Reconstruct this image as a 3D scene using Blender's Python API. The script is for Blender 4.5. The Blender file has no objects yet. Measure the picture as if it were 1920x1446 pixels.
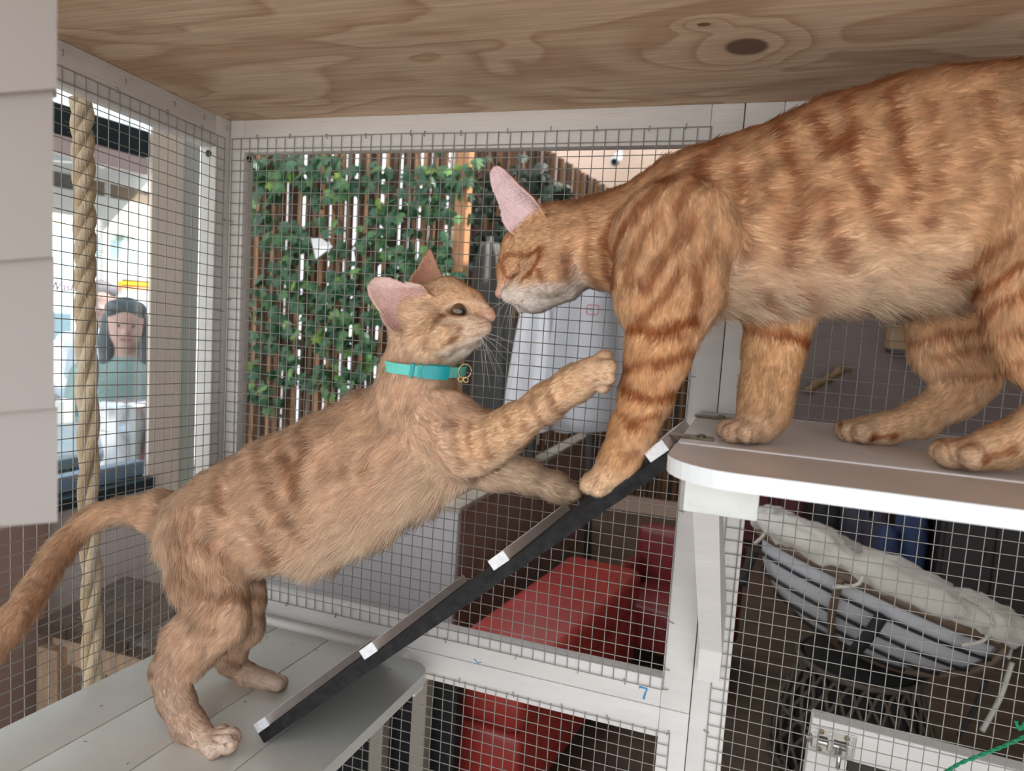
import bpy, bmesh, math, random
import numpy as np
from mathutils import Vector, Matrix

# ------------------------------------------------------------------ camera, world, exposure
W, H, F = 1920, 1446, 1358.838
CAM = np.array([0.63055, -0.72613, 1.35])
MROT = np.array([[0.93930, 0.33731, 0.06302], [-0.09238, 0.07181, 0.99313], [-0.33046, 0.93865, -0.09863]])
for i in range(3):
    MROT[i] /= np.linalg.norm(MROT[i])
scene = bpy.context.scene
COL = scene.collection
cam_data = bpy.data.cameras.new('camera')
cam = bpy.data.objects.new('camera', cam_data)
COL.objects.link(cam)
cam_data.sensor_width = 36.0
cam_data.lens = F / W * 36.0
cam_data.clip_start = 0.02
cam_data.clip_end = 200
mw = Matrix.Identity(4)
for i in range(3):
    mw[i][0] = MROT[0][i]; mw[i][1] = MROT[1][i]; mw[i][2] = -MROT[2][i]; mw[i][3] = CAM[i]
cam.matrix_world = mw
cam_data.dof.use_dof = True
cam_data.dof.focus_distance = 0.68
cam_data.dof.aperture_fstop = 9.0
scene.camera = cam

world = bpy.data.worlds.new('daylight'); scene.world = world
world.use_nodes = True
bg = world.node_tree.nodes['Background']
bg.inputs['Color'].default_value = (0.88, 0.94, 1.0, 1)
bg.inputs['Strength'].default_value = 1.0
scene.view_settings.view_transform = 'Standard'
scene.view_settings.look = 'None'
scene.view_settings.gamma = 1.0
scene.view_settings.use_curve_mapping = False
scene.view_settings.exposure = 1.02

def sun(name, rot, strength, angle, color):
    d = bpy.data.lights.new(name, 'SUN'); d.energy = strength; d.angle = angle; d.color = color
    o = bpy.data.objects.new(name, d); COL.objects.link(o); o.rotation_euler = rot
    return o

SUN = sun('sun', (math.radians(0), math.radians(42), math.radians(14)), 4.5, math.radians(1.0), (1.0, 0.95, 0.88))

# ------------------------------------------------------------------ pixel helpers (a pixel gives a direction only)
def ray(x, y):
    return MROT.T @ np.array([(x - W / 2) / F, -(y - H / 2) / F, 1.0])
def onY(x, y, Y=0.0):
    d = ray(x, y); return CAM + d * (Y - CAM[1]) / d[1]
def onX(x, y, X=0.0):
    d = ray(x, y); return CAM + d * (X - CAM[0]) / d[0]
def onZ(x, y, Z=0.0):
    d = ray(x, y); return CAM + d * (Z - CAM[2]) / d[2]
def onP(x, y, p0, n):
    d = ray(x, y); return CAM + d * ((np.array(p0) - CAM) @ n) / (d @ n)
def depth(P):
    return float(MROT[2] @ (np.array(P) - CAM))
def pj(P):
    q = (np.atleast_2d(P) - CAM) @ MROT.T
    return np.stack([W / 2 + F * q[:, 0] / q[:, 2], H / 2 - F * q[:, 1] / q[:, 2]], 1)
SHX, SHZ = 0.028, 0.05          # the cage's depth direction leans a little
def S(p):
    return (p[0] - SHX * p[1], p[1], p[2] - SHZ * p[1])
def onShelf(x, y, z0):
    return onP(x, y, (0, 0, z0), np.array([0, SHZ, 1.0]))

# ------------------------------------------------------------------ colour and materials
def lin(c):
    return tuple((v / 255 / 12.92) if v / 255 <= 0.04045 else ((v / 255 + 0.055) / 1.055) ** 2.4 for v in c)
MATS = {}
def nodes_of(m):
    m.use_nodes = True
    nt = m.node_tree
    return nt, nt.nodes['Principled BSDF']
def mat(name, rgb, rough=0.6, metal=0.0, vary=0.0, scale=20.0, bump=0.0, bscale=200.0, stretch=(1, 1, 1), rgb2=None, spec=0.5, coat=0.0, detail=4.0):
    if name in MATS: return MATS[name]
    m = bpy.data.materials.new(name); MATS[name] = m
    nt, b = nodes_of(m)
    c = lin(rgb)
    b.inputs['Base Color'].default_value = (*c, 1)
    b.inputs['Roughness'].default_value = rough
    b.inputs['Metallic'].default_value = metal
    b.inputs['Specular IOR Level'].default_value = spec
    b.inputs['Coat Weight'].default_value = coat
    tc = nt.nodes.new('ShaderNodeTexCoord'); mp = nt.nodes.new('ShaderNodeMapping')
    mp.inputs['Scale'].default_value = stretch
    nt.links.new(tc.outputs['Object'], mp.inputs['Vector'])
    if vary > 0 or rgb2:
        n = nt.nodes.new('ShaderNodeTexNoise'); n.inputs['Scale'].default_value = scale; n.inputs['Detail'].default_value = detail
        nt.links.new(mp.outputs[0], n.inputs['Vector'])
        r = nt.nodes.new('ShaderNodeValToRGB')
        c2 = lin(rgb2) if rgb2 else tuple(max(0, v * (1 - vary)) for v in c)
        c1 = c if rgb2 else tuple(min(1, v * (1 + vary * 0.5)) for v in c)
        r.color_ramp.elements[0].position = 0.35; r.color_ramp.elements[0].color = (*c2, 1)
        r.color_ramp.elements[1].position = 0.65; r.color_ramp.elements[1].color = (*c1, 1)
        nt.links.new(n.outputs['Fac'], r.inputs['Fac']); nt.links.new(r.outputs['Color'], b.inputs['Base Color'])
    if bump > 0:
        n2 = nt.nodes.new('ShaderNodeTexNoise'); n2.inputs['Scale'].default_value = bscale; n2.inputs['Detail'].default_value = 3
        nt.links.new(mp.outputs[0], n2.inputs['Vector'])
        bp = nt.nodes.new('ShaderNodeBump'); bp.inputs['Strength'].default_value = bump; bp.inputs['Distance'].default_value = 0.002
        nt.links.new(n2.outputs['Fac'], bp.inputs['Height']); nt.links.new(bp.outputs[0], b.inputs['Normal'])
    return m
def glow(name, rgb, strength):
    m = bpy.data.materials.new(name); nt, b = nodes_of(m)
    b.inputs['Base Color'].default_value = (*lin(rgb), 1)
    b.inputs['Emission Color'].default_value = (*lin(rgb), 1); b.inputs['Emission Strength'].default_value = strength
    return m

# ------------------------------------------------------------------ mesh building
class MB:
    def __init__(s): s.v = []; s.f = []
    def add(s, v, f):
        o = len(s.v); s.v += [tuple(map(float, p)) for p in v]; s.f += [tuple(i + o for i in q) for q in f]; return s
    def box(s, lo, hi, fn=None, bev=0.0):
        x0, y0, z0 = lo; x1, y1, z1 = hi
        if bev > 0:
            bm = bmesh.new(); bmesh.ops.create_cube(bm, size=1.0)
            for v in bm.verts:
                v.co = Vector((x0 + (v.co.x + .5) * (x1 - x0), y0 + (v.co.y + .5) * (y1 - y0), z0 + (v.co.z + .5) * (z1 - z0)))
            bmesh.ops.bevel(bm, geom=list(bm.edges), offset=bev, segments=2, profile=0.5, affect='EDGES')
            bm.verts.index_update()
            v = [tuple(p.co) for p in bm.verts]; f = [[q.index for q in fc.verts] for fc in bm.faces]; bm.free()
        else:
            v = [(x, y, z) for x in (x0, x1) for y in (y0, y1) for z in (z0, z1)]
            f = [(0, 1, 3, 2), (4, 6, 7, 5), (0, 4, 5, 1), (2, 3, 7, 6), (0, 2, 6, 4), (1, 5, 7, 3)]
        if fn: v = [fn(p) for p in v]
        return s.add(v, f)
    def tube(s, pts, rad, n=8, cap=True, flat=None):
        pts = [np.array(p, float) for p in pts]
        if not hasattr(rad, '__len__'): rad = [rad] * len(pts)
        up = np.array([0, 0, 1.0]); v = []; f = []; prev = None
        for i, p in enumerate(pts):
            d = pts[min(i + 1, len(pts) - 1)] - pts[max(i - 1, 0)]
            d = d / (np.linalg.norm(d) + 1e-12)
            if prev is None:
                a = np.cross(d, up)
                if np.linalg.norm(a) < 1e-3: a = np.cross(d, np.array([1.0, 0, 0]))
            else:
                a = prev - d * (prev @ d)
            a /= np.linalg.norm(a); prev = a; b = np.cross(d, a)
            for k in range(n):
                t = 2 * math.pi * k / n
                v.append(p + rad[i] * (a * math.cos(t) + b * math.sin(t)))
        for i in range(len(pts) - 1):
            for k in range(n):
                f.append((i * n + k, i * n + (k + 1) % n, (i + 1) * n + (k + 1) % n, (i + 1) * n + k))
        if cap:
            f.append(tuple(range(n))[::-1]); f.append(tuple((len(pts) - 1) * n + k for k in range(n)))
        return s.add(v, f)
    def lathe(s, prof, c=(0, 0, 0), n=24, sx=1, sy=1):
        v = []; f = []
        for r, z in prof:
            for k in range(n):
                t = 2 * math.pi * k / n; v.append((c[0] + r * math.cos(t) * sx, c[1] + r * math.sin(t) * sy, c[2] + z))
        for i in range(len(prof) - 1):
            for k in range(n):
                f.append((i * n + k, i * n + (k + 1) % n, (i + 1) * n + (k + 1) % n, (i + 1) * n + k))
        f.append(tuple(range(n))[::-1]); f.append(tuple((len(prof) - 1) * n + k for k in range(n)))
        return s.add(v, f)
    def prism(s, poly, a, b):
        """poly: 3-D points of one face; a,b: offset vectors of the two faces"""
        n = len(poly); v = [np.array(p) + np.array(a) for p in poly] + [np.array(p) + np.array(b) for p in poly]
        f = [tuple(range(n))[::-1], tuple(range(n, 2 * n))] + [(i, (i + 1) % n, n + (i + 1) % n, n + i) for i in range(n)]
        return s.add(v, f)
    def mesh(s, name):
        me = bpy.data.meshes.new(name); me.from_pydata(s.v, [], s.f)
        bm = bmesh.new(); bm.from_mesh(me); bmesh.ops.recalc_face_normals(bm, faces=list(bm.faces)); bm.to_mesh(me); bm.free()
        return me
    def obj(s, name, m, parent=None, smooth=False):
        return mobj(name, s.mesh(name), m, parent, smooth)
def mobj(name, me, m, parent=None, smooth=False):
    if m is not None and not me.materials: me.materials.append(m)
    if smooth:
        me.polygons.foreach_set('use_smooth', [True] * len(me.polygons))
        if smooth == 'auto':
            me.set_sharp_from_angle(angle=math.radians(40))
    o = bpy.data.objects.new(name, me); COL.objects.link(o)
    if parent: attach(o, parent)
    return o
def attach(o, parent):
    o.parent = parent
    o.matrix_parent_inverse = Matrix.Translation(-Vector(parent['_at'])) if '_at' in parent else Matrix.Identity(4)
def thing(name, label, cat, loc=(0, 0, 0), group=None, kind=None):
    o = bpy.data.objects.new(name, None); COL.objects.link(o)
    o.empty_display_size = 0.02
    o.location = [float(q) for q in loc]; o['_at'] = [float(q) for q in loc]
    return tag(o, label, cat, group, kind)
def tag(o, label=None, cat=None, group=None, kind=None):
    if label: o['label'] = label
    if cat: o['category'] = cat
    if group: o['group'] = group
    if kind: o['kind'] = kind
    return o
def curve3(pts, n):
    """Catmull-Rom through points"""
    P = [np.array(p, float) for p in pts]; P = [2 * P[0] - P[1]] + P + [2 * P[-1] - P[-2]]
    out = []; m = len(P) - 3
    for k in range(n + 1):
        u = min(k / n * m, m - 1e-9); i = int(u); t = u - i
        a, b, c, d = P[i:i + 4]
        out.append(0.5 * ((2 * b) + (c - a) * t + (2 * a - 5 * b + 4 * c - d) * t * t + (3 * b - a - 3 * c + d) * t ** 3))
    return out
rng = np.random.default_rng(7); random.seed(7)
# ------------------------------------------------------------------ the cage: materials
def paint_mat(name, rgb, tint=0.06):
    m = mat(name, rgb, rough=0.42, vary=tint, scale=9, bump=0.25, bscale=60, stretch=(1, 1, 6))
    return m
WHITE = paint_mat('white paint', (222, 218, 214))
WHITE2 = paint_mat('white shelf paint', (205, 203, 196))
WIRE = mat('galvanised wire', (158, 155, 148), rough=0.45, metal=0.35)
STAPLE = mat('staple steel', (150, 148, 142), rough=0.4, metal=0.6)
STEEL = mat('bright steel', (200, 198, 195), rough=0.22, metal=1.0, vary=0.1, scale=60)

def ply_mat():
    m = bpy.data.materials.new('pine plywood'); nt, b = nodes_of(m)
    N = nt.nodes.new; L = nt.links.new
    geo = N('ShaderNodeNewGeometry')
    k1 = onShelf(1400, 88, 1.559); k2 = onShelf(1320, 46, 1.559)
    # large flowing figure: distorted bands along X, warped round two knots
    mp = N('ShaderNodeMapping'); mp.inputs['Scale'].default_value = (1.0, 2.6, 1.0); mp.inputs['Rotation'].default_value = (0, 0, 0.05)
    L(geo.outputs['Position'], mp.inputs['Vector'])
    big = N('ShaderNodeTexNoise'); big.inputs['Scale'].default_value = 3.2; big.inputs['Detail'].default_value = 2.0; big.inputs['Distortion'].default_value = 0.7
    L(mp.outputs[0], big.inputs['Vector'])
    def knot(k, s, r):
        sub = N('ShaderNodeVectorMath'); sub.operation = 'SUBTRACT'; sub.inputs[1].default_value = tuple(k); L(geo.outputs['Position'], sub.inputs[0])
        sc = N('ShaderNodeVectorMath'); sc.operation = 'MULTIPLY'; sc.inputs[1].default_value = (1, s, 1); L(sub.outputs[0], sc.inputs[0])
        ln = N('ShaderNodeVectorMath'); ln.operation = 'LENGTH'; L(sc.outputs[0], ln.inputs[0])
        return ln.outputs['Value']
    d1 = knot(k1, 1.05, 0); d2 = knot(k2, 1.6, 0)
    def smooth(v, lo, hi, a, c):
        r = N('ShaderNodeMapRange'); r.interpolation_type = 'SMOOTHSTEP'
        r.inputs['From Min'].default_value = lo; r.inputs['From Max'].default_value = hi; r.inputs['To Min'].default_value = a; r.inputs['To Max'].default_value = c
        L(v, r.inputs['Value']); return r.outputs['Result']
    w1 = smooth(d1, 0.0, 0.075, 0.42, 0.0); w2 = smooth(d2, 0.0, 0.03, 0.25, 0.0)
    def mth(op, a, c):
        q = N('ShaderNodeMath'); q.operation = op
        for i, x in enumerate((a, c)):
            if isinstance(x, (int, float)): q.inputs[i].default_value = x
            else: L(x, q.inputs[i])
        return q.outputs[0]
    h = mth('ADD', mth('ADD', big.outputs['Fac'], w1), w2)
    saw = mth('FRACT', mth('MULTIPLY', h, 7.0), 0)
    ramp = N('ShaderNodeValToRGB'); e = ramp.color_ramp
    e.elements[0].position = 0.0; e.elements[0].color = (*lin((212, 186, 158)), 1)
    e.elements[1].position = 1.0; e.elements[1].color = (*lin((210, 183, 155)), 1)
    x = e.elements.new(0.55); x.color = (*lin((205, 177, 149)), 1)
    x = e.elements.new(0.9); x.color = (*lin((184, 150, 122)), 1)
    L(saw, ramp.inputs['Fac'])
    mp2 = N('ShaderNodeMapping'); mp2.inputs['Scale'].default_value = (9, 240, 1); L(geo.outputs['Position'], mp2.inputs['Vector'])
    fib = N('ShaderNodeTexNoise'); fib.inputs['Scale'].default_value = 1.6; fib.inputs['Detail'].default_value = 5; L(mp2.outputs[0], fib.inputs['Vector'])
    fr = smooth(fib.outputs['Fac'], 0.35, 0.7, 0.86, 1.12)
    mx = N('ShaderNodeMix'); mx.data_type = 'RGBA'; mx.blend_type = 'MULTIPLY'; mx.inputs['Factor'].default_value = 1.0
    L(ramp.outputs['Color'], mx.inputs['A']); L(fr, mx.inputs['B'])
    # knot cores
    def core(col, dist, r, colr):
        f = smooth(dist, r * 0.8, r * 1.12, 1.0, 0.0)
        m2 = N('ShaderNodeMix'); m2.data_type = 'RGBA'; L(f, m2.inputs['Factor']); L(col, m2.inputs['A']); m2.inputs['B'].default_value = (*lin(colr), 1)
        return m2.outputs['Result']
    c = core(mx.outputs['Result'], d1, 0.0165, (108, 82, 66))
    c = core(c, d2, 0.005, (120, 86, 66))
    L(c, b.inputs['Base Color']); b.inputs['Roughness'].default_value = 0.7
    bp = N('ShaderNodeBump'); bp.inputs['Strength'].default_value = 0.25; bp.inputs['Distance'].default_value = 0.001
    L(fib.outputs['Fac'], bp.inputs['Height']); L(bp.outputs[0], b.inputs['Normal'])
    return m
PLY = ply_mat()
ZC = 1.5590
ceil = MB().box((-0.04, -0.75, ZC), (1.35, 0.03, ZC + 0.012), S).obj('ceiling', PLY)
tag(ceil, 'knotty pale plywood sheet forming the roof of the cage', 'ceiling', kind='structure')

# ------------------------------------------------------------------ wire mesh panels
CELL = 0.0127
def wire_mesh(name, parent, fn, u0, v0, nu, nv, seed, r=0.00052):
    """fn(u,v,d) -> point ; wires along u and v, one welded sheet"""
    g = np.random.default_rng(seed); mb = MB()
    U = u0 + CELL * nu; V = v0 + CELL * nv
    for i in range(nu + 1):
        u = u0 + i * CELL; a, ph = g.uniform(0.0001, 0.0006), g.uniform(0, 6)
        pts = [fn(u + a * math.sin(ph + 9 * k / 10) + g.normal(0, .00012), v0 + (V - v0) * k / 10 + (0.003 if k == 10 else -0.003 if k == 0 else 0) * 0.3, 0.0) for k in range(11)]
        mb.tube(pts, r, 5, cap=False)
    for j in range(nv + 1):
        v = v0 + j * CELL; a, ph = g.uniform(0.0001, 0.0007), g.uniform(0, 6)
        pts = [fn(u0 + (U - u0) * k / 10, v + a * math.sin(ph + 8 * k / 10) + g.normal(0, .00012), 2 * r) for k in range(11)]
        mb.tube(pts, r, 5, cap=False)
    return mb.obj(name, WIRE, parent, smooth=True)
staple_mb = MB().tube([(0, -0.0022, -0.0005), (0, -0.0022, 0.0015), (0, 0.0026, 0.0015), (0, 0.0026, -0.0005)], 0.0005, 5)
STAPLE_ME = staple_mb.mesh('staple'); STAPLE_ME.materials.append(STAPLE)
def staple(parent, P, xdir, ndir, rot=0.0):
    """bridge lies along 'y' of the staple; n points out of the timber"""
    n = Vector(ndir).normalized(); x = Vector(xdir).normalized(); y = n.cross(x)
    R = Matrix((x, y, n)).transposed().to_4x4() @ Matrix.Rotation(rot, 4, 'Z')
    o = bpy.data.objects.new('staple', STAPLE_ME); COL.objects.link(o); attach(o, parent)
    o.matrix_basis = Matrix.Translation(Vector(P)) @ R
    return o

def fbox(parent, name, lo, hi, m=WHITE, bev=0.0012, fn=None):
    return MB().box(lo, hi, fn, bev).obj(name, m, parent, smooth='auto')
BT = 0.018   # thickness of the back frames
# upper left back panel -------------------------------------------------
bp1 = thing('mesh_panel', 'white timber framed wire mesh panel behind the two cats, ivy fence showing through', 'mesh panel', (0, 0, 0))
fbox(bp1, 'stile', (-0.004, 0, .958), (.0165, BT, ZC))
fbox(bp1, 'stile', (.5575, 0, .958), (.5872, BT, ZC))
fbox(bp1, 'rail', (.0165, 0, 1.5215), (.5575, BT, ZC))
fbox(bp1, 'rail', (.0165, 0, .958), (.5575, BT, .9890))
T0 = 1.5371
wire_mesh('wire_mesh', bp1, lambda u, v, d: (u, -0.0012 - d, T0 - v), 0, 0, 44, 44, 1)
for xx in (.037, .083, .133, .184, .24, .257, .30, .353, .40, .448, .50, .535):
    staple(bp1, (xx, -0.001, T0 + rng.uniform(-.0005, .002)), (1, 0, 0), (0, -1, 0), rng.uniform(-.25, .25))
for zz in (1.44, 1.345, 1.26, 1.155, 1.06):
    staple(bp1, (0.001, -0.001, zz), (0, 0, 1), (0, -1, 0), rng.uniform(-.4, .4))
for zz in (1.50, 1.30, 1.165, 1.05, 1.00, .979):
    staple(bp1, (.562, -0.001, zz), (0, 0, 1), (0, -1, 0), rng.uniform(-.4, .4))
for xx in (.10, .17, .245, .315, .40, .47, .52):
    staple(bp1, (xx, -0.001, .977), (1, 0, 0), (0, -1, 0), rng.uniform(-.4, .4))
def stamp(parent, P, strokes, m, w=0.0007, fn=None):
    mb = MB()
    for st in strokes:
        mb.tube([(P[0] + a, P[1], P[2] + b) for a, b in st], w, 6)
    o = mb.obj('stamped_mark', m, parent); return o
BLUE = mat('blue stamp ink', (70, 150, 205), rough=0.7)
p7 = onY(1206, 1300, -0.0003)
tag(stamp(bp1, p7, [[(-.004, .006), (.004, .0055)], [(-.0042, .0062), (-.0038, .0045)], [(.0038, .0052), (.002, .0005), (.0006, -.006)], [(.0022, .0), (.0016, -.006)]], BLUE, 0.0008), 'blue stamped number 7')
pv = onY(895, 1241, -0.0003)
stamp(bp1, pv, [[(-.004, .0025), (.001, -.0018)], [(.001, -.0018), (.0045, .0005)]], BLUE, 0.0005)
# lower left back panel --------------------------------------------------
bp2 = thing('mesh_panel', 'lower white framed wire mesh panel under the number 7, red armchair behind', 'mesh panel', (0, 0, .60))
fbox(bp2, 'stile', (.5580, 0, .55), (.5873, BT, .9575))
fbox(bp2, 'stile', (-0.004, 0, .55), (.0165, BT, .9575))
fbox(bp2, 'rail', (.0165, 0, .9255), (.5580, BT, .9575))
fbox(bp2, 'rail', (.0165, 0, .55), (.5580, BT, .585))
wire_mesh('wire_mesh', bp2, lambda u, v, d: (u, -0.0012 - d, .9330 - v), .570 - 44 * CELL, 0, 44, 28, 2)
for xx in (.335, .40, .455, .505, .568):
    staple(bp2, (xx, -0.001, .9335), (1, 0, 0), (0, -1, 0), rng.uniform(-.4, .4))
# right back panel --------------------------------------------------------
bp3 = thing('mesh_panel', 'tall white framed wire mesh panel behind the orange cat, dark room showing through', 'mesh panel', (.8, 0, .60))
fbox(bp3, 'stile', (.5880, 0, .60), (.6225, BT, ZC))
fbox(bp3, 'stile', (1.20, 0, .60), (1.235, BT, ZC))
fbox(bp3, 'rail', (.6225, 0, 1.5215), (1.20, BT, ZC))
fbox(bp3, 'rail', (.6225, 0, .60), (1.20, BT, .63))
fbox(bp3, 'rail', (.6225, 0, 1.2350), (1.20, BT, 1.2660))
wire_mesh('wire_mesh', bp3, lambda u, v, d: (u, -0.0012 - d, T0 - v), .606, 0, 47, 73, 3)
for zz in (1.46, 1.36, 1.305, 1.18, 1.10, .945, .86):
    staple(bp3, (.6055, -0.001, zz), (0, 0, 1), (0, -1, 0), rng.uniform(-.4, .4))
# left panel ----------------------------------------------------------------
LT = 0.0215
bp4 = thing('mesh_panel', 'white framed wire mesh panel on the left, rope and bright street behind', 'mesh panel', (0, -.3, .6))
def SL(p): return S((p[0], p[1], p[2]))
fbox(bp4, 'stile', (-.0045 - LT, -.0235, .60), (-.0045, 0.004, ZC), fn=SL)
fbox(bp4, 'stile', (-.0045 - LT, -.62, .60), (-.0045, -.59, ZC), fn=SL)
fbox(bp4, 'rail', (-.0045 - LT, -.59, 1.5215), (-.0045, -.0235, ZC), fn=SL)
fbox(bp4, 'rail', (-.0045 - LT, -.59, .60), (-.0045, -.0235, .64), fn=SL)
wire_mesh('wire_mesh', bp4, lambda u, v, d: S((-.0038 + d, u, 1.5352 - v)), -.0095 - 45 * CELL, 0, 45, 72, 4)
for yy in (-.048, -.10, -.165, -.235):
    staple(bp4, S((-.004, yy, 1.5362)), (0, 1, 0), (1, 0, 0), rng.uniform(-.3, .3))
for yy in (-.007, -.045, -.09, -.155, -.225):
    staple(bp4, S((-.0042, yy, 1.548)), (0, 1, 0), (1, 0, 0), rng.uniform(-.2, .2))
for zz in (1.44, 1.33, 1.23, 1.14):
    staple(bp4, S((-.003, -.0095, zz)), (0, 0, 1), (1, 0, 0), rng.uniform(-.4, .4))
SCREW = mat('dark screw head', (62, 58, 55), rough=0.4, metal=0.8)
def screw(parent, P, n, r=0.004, m=SCREW, name='screw'):
    mb = MB().lathe([(r * .6, 0.0012), (r, 0.0006), (r, -.001)], n=12)
    R = Vector((0, 0, 1)).rotation_difference(Vector(n)).to_matrix()
    mb.v = [tuple(R @ Vector(v) + Vector(P)) for v in mb.v]
    return mb.obj(name, m, parent)
screw(bp4, S((-.015, -.0240, 1.514)), (0, -1, 0))
screw(bp1, (.0170, .009, 1.5155), (1, 0, 0))

# ------------------------------------------------------------------ lower plank shelf
ZS = 0.9555
shelf = thing('plank_shelf', 'white painted plank shelf the pale kitten stands on', 'shelf', (.15, -.2, ZS - .01))
edges = [.0345, .1025, .1755, .2480, .3110]
for i in range(4):
    a, b2 = edges[i], edges[i + 1]
    if i < 3:
        MB().box((a + .0006, -.60, ZS - .012), (b2 - .0006, -.022, ZS), S, .0009).obj('plank', WHITE2, shelf, smooth='auto')
    else:
        R = .028; poly = [(a + .0006, -.60), (b2, -.60)] + [(b2 - R + R * math.cos(t), -.022 - R + R * math.sin(t)) for t in np.linspace(0, math.pi / 2, 9)] + [(a + .0006, -.022)]
        mb = MB().prism([S((p, q, ZS)) for p, q in poly], (0, 0, 0), (0, 0, -.012)); mb.obj('plank', WHITE2, shelf)
MB().box((.036, -.60, ZS - .030), (.300, -.575, ZS - .0125), S, .001).obj('batten', WHITE, shelf)
MB().box((.036, -.045, ZS - .030), (.300, -.022, ZS - .0125), S, .001).obj('batten', WHITE, shelf)
q = MB(); q.tube([S((.0, -.0165, ZS + .002)), S((.258, -.0165, ZS + .002))], .0055, 12); q.obj('quarter_round', WHITE, shelf, smooth=True)
MB().box((0, -.022, ZS - .012), (.270, 0, ZS), S, .001).obj('ledger', WHITE, shelf)
CHAFF = mat('dry chaff', (90, 72, 50), rough=0.9)
for x_, y_, a_ in ((500, 1195, .6), (549, 1209, .5), (594, 1221, .5), (460, 1317, .2), (240, 1433, 1.9), (160, 1392, .3), (190, 1325, 1.2), (730, 1256, .6)):
    P_ = onShelf(x_, y_, ZS); d_ = .0018 * np.array([math.cos(a_), math.sin(a_), -.05 * math.sin(a_)])
    tag(MB().tube([P_ - d_ + np.array([0, 0, .0005]), P_ + np.array([0, 0, .0009]), P_ + d_ + np.array([0, 0, .0005])], [.0001, .00035, .0001], 5).obj('straw_fleck', CHAFF), 'tiny dry straw fleck lying on the white plank shelf', 'straw', 'straw flecks on the plank shelf')
# ------------------------------------------------------------------ ramp
ra, rb = np.array([.2375, .9627]), np.array([.5640, 1.2515])
rd = (rb - ra) / np.linalg.norm(rb - ra); rn = np.array([-rd[1], rd[0]]); RL = np.linalg.norm(rb - ra)
RY0, RY1 = -.232, -.034
def RP(s, y, h):
    q = ra + rd * s + rn * h; return S((q[0], y, q[1]))
def rbox(mb, s0, s1, y0, y1, h0, h1, bev=0.0):
    return mb.box((s0, y0, h0), (s1, y1, h1), lambda p: RP(p[0], p[1], p[2]), bev)
def rubber():
    m = mat('black ramp carpet', (38, 37, 38), rough=0.95, vary=0.5, scale=120, bump=0.8, bscale=900)
    return m
ramp = thing('cat_ramp', 'black carpeted ramp with pale cleats sloping up to the upper shelf', 'ramp', S((.24, -.13, .957)))
rbox(MB(), 0, RL, RY0, RY1, -.0095, 0).obj('board', rubber(), ramp)
CLEAT = mat('grey painted cleat', (216, 207, 202), rough=0.55, vary=0.08, scale=40)
ENDW = mat('white raw cleat end', (235, 236, 238), rough=0.8, vary=0.10, scale=300, bump=0.5, bscale=600)
def s_of(x, y):   # ramp station of a pixel on the front edge
    P = onY(x, y, RY0); return float((np.array([P[0] + SHX * RY0, P[2] + SHZ * RY0]) - ra) @ rd)
for (x, y) in ((474, 1373), (680, 1232), (924, 1067), (1219, 866)):
    s0 = max(.0, s_of(x, y))
    c = rbox(MB(), s0, s0 + .0155, RY0 + .0008, RY1, .0002, .0085, .0006).obj('cleat', CLEAT, ramp)
    e = rbox(MB(), s0, s0 + .0155, RY0, RY0 + .0008, .0002, .0085).obj('cleat_end', ENDW, c)
BRASS = mat('dull brass hinge', (128, 116, 92), rough=0.35, metal=0.7, vary=0.2, scale=200)
# ------------------------------------------------------------------ upper shelf
ZU = 1.2675
def SU(p): return (p[0] - 0.010 * p[1], p[1], p[2])
up = thing('wall_shelf', 'white wall shelf with rounded corner carrying the orange cat', 'shelf', (.85, -.15, ZU - .012))
TAUPE = mat('white shelf paint upper', (200, 190, 184), rough=0.4, vary=0.08, scale=14, bump=0.15, bscale=60)
UX0 = .5725; UF = -.298; UG = -.215
R = .045
poly = [(1.25, UG), (UX0, UG), (UX0, UF + R)] + [(UX0 + R - R * math.cos(t), UF + R - R * math.sin(t)) for t in np.linspace(0.1, math.pi / 2, 10)] + [(1.25, UF)]
MB().prism([SU((p, q2, ZU)) for p, q2 in poly], (0, 0, 0), (0, 0, -.0105)).obj('plank', TAUPE, up)
MB().box((UX0, UG + .0050, ZU - .0105), (1.25, -.0015, ZU), SU, .0008).obj('plank', TAUPE, up, smooth='auto')
MB().box((UX0 + .002, UG + .0002, ZU - .009), (1.25, UG + .0048, ZU + .0008), SU).obj('filler_strip', mat('white caulk', (238, 232, 232), 0.4), up)
edge = MB()
fr = [(UX0 - .0006, UG + .0), (UX0 - .0006, UF + R)] + [(UX0 + R - (R + .0006) * math.cos(t), UF + R - (R + .0006) * math.sin(t)) for t in np.linspace(0.1, math.pi / 2, 10)] + [(1.25, UF - .0006)]
for i in range(len(fr) - 1):
    a, b2 = fr[i], fr[i + 1]; edge.add([SU((*a, ZU - .0002)), SU((*b2, ZU - .0002)), SU((*b2, ZU - .0108)), SU((*a, ZU - .0108))], [(0, 1, 2, 3)])
edge.obj('lit_edge', mat('painted lit edge', (236, 238, 240), 0.3), up, smooth='auto')  # edge strip whitened for the light that falls on it
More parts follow.
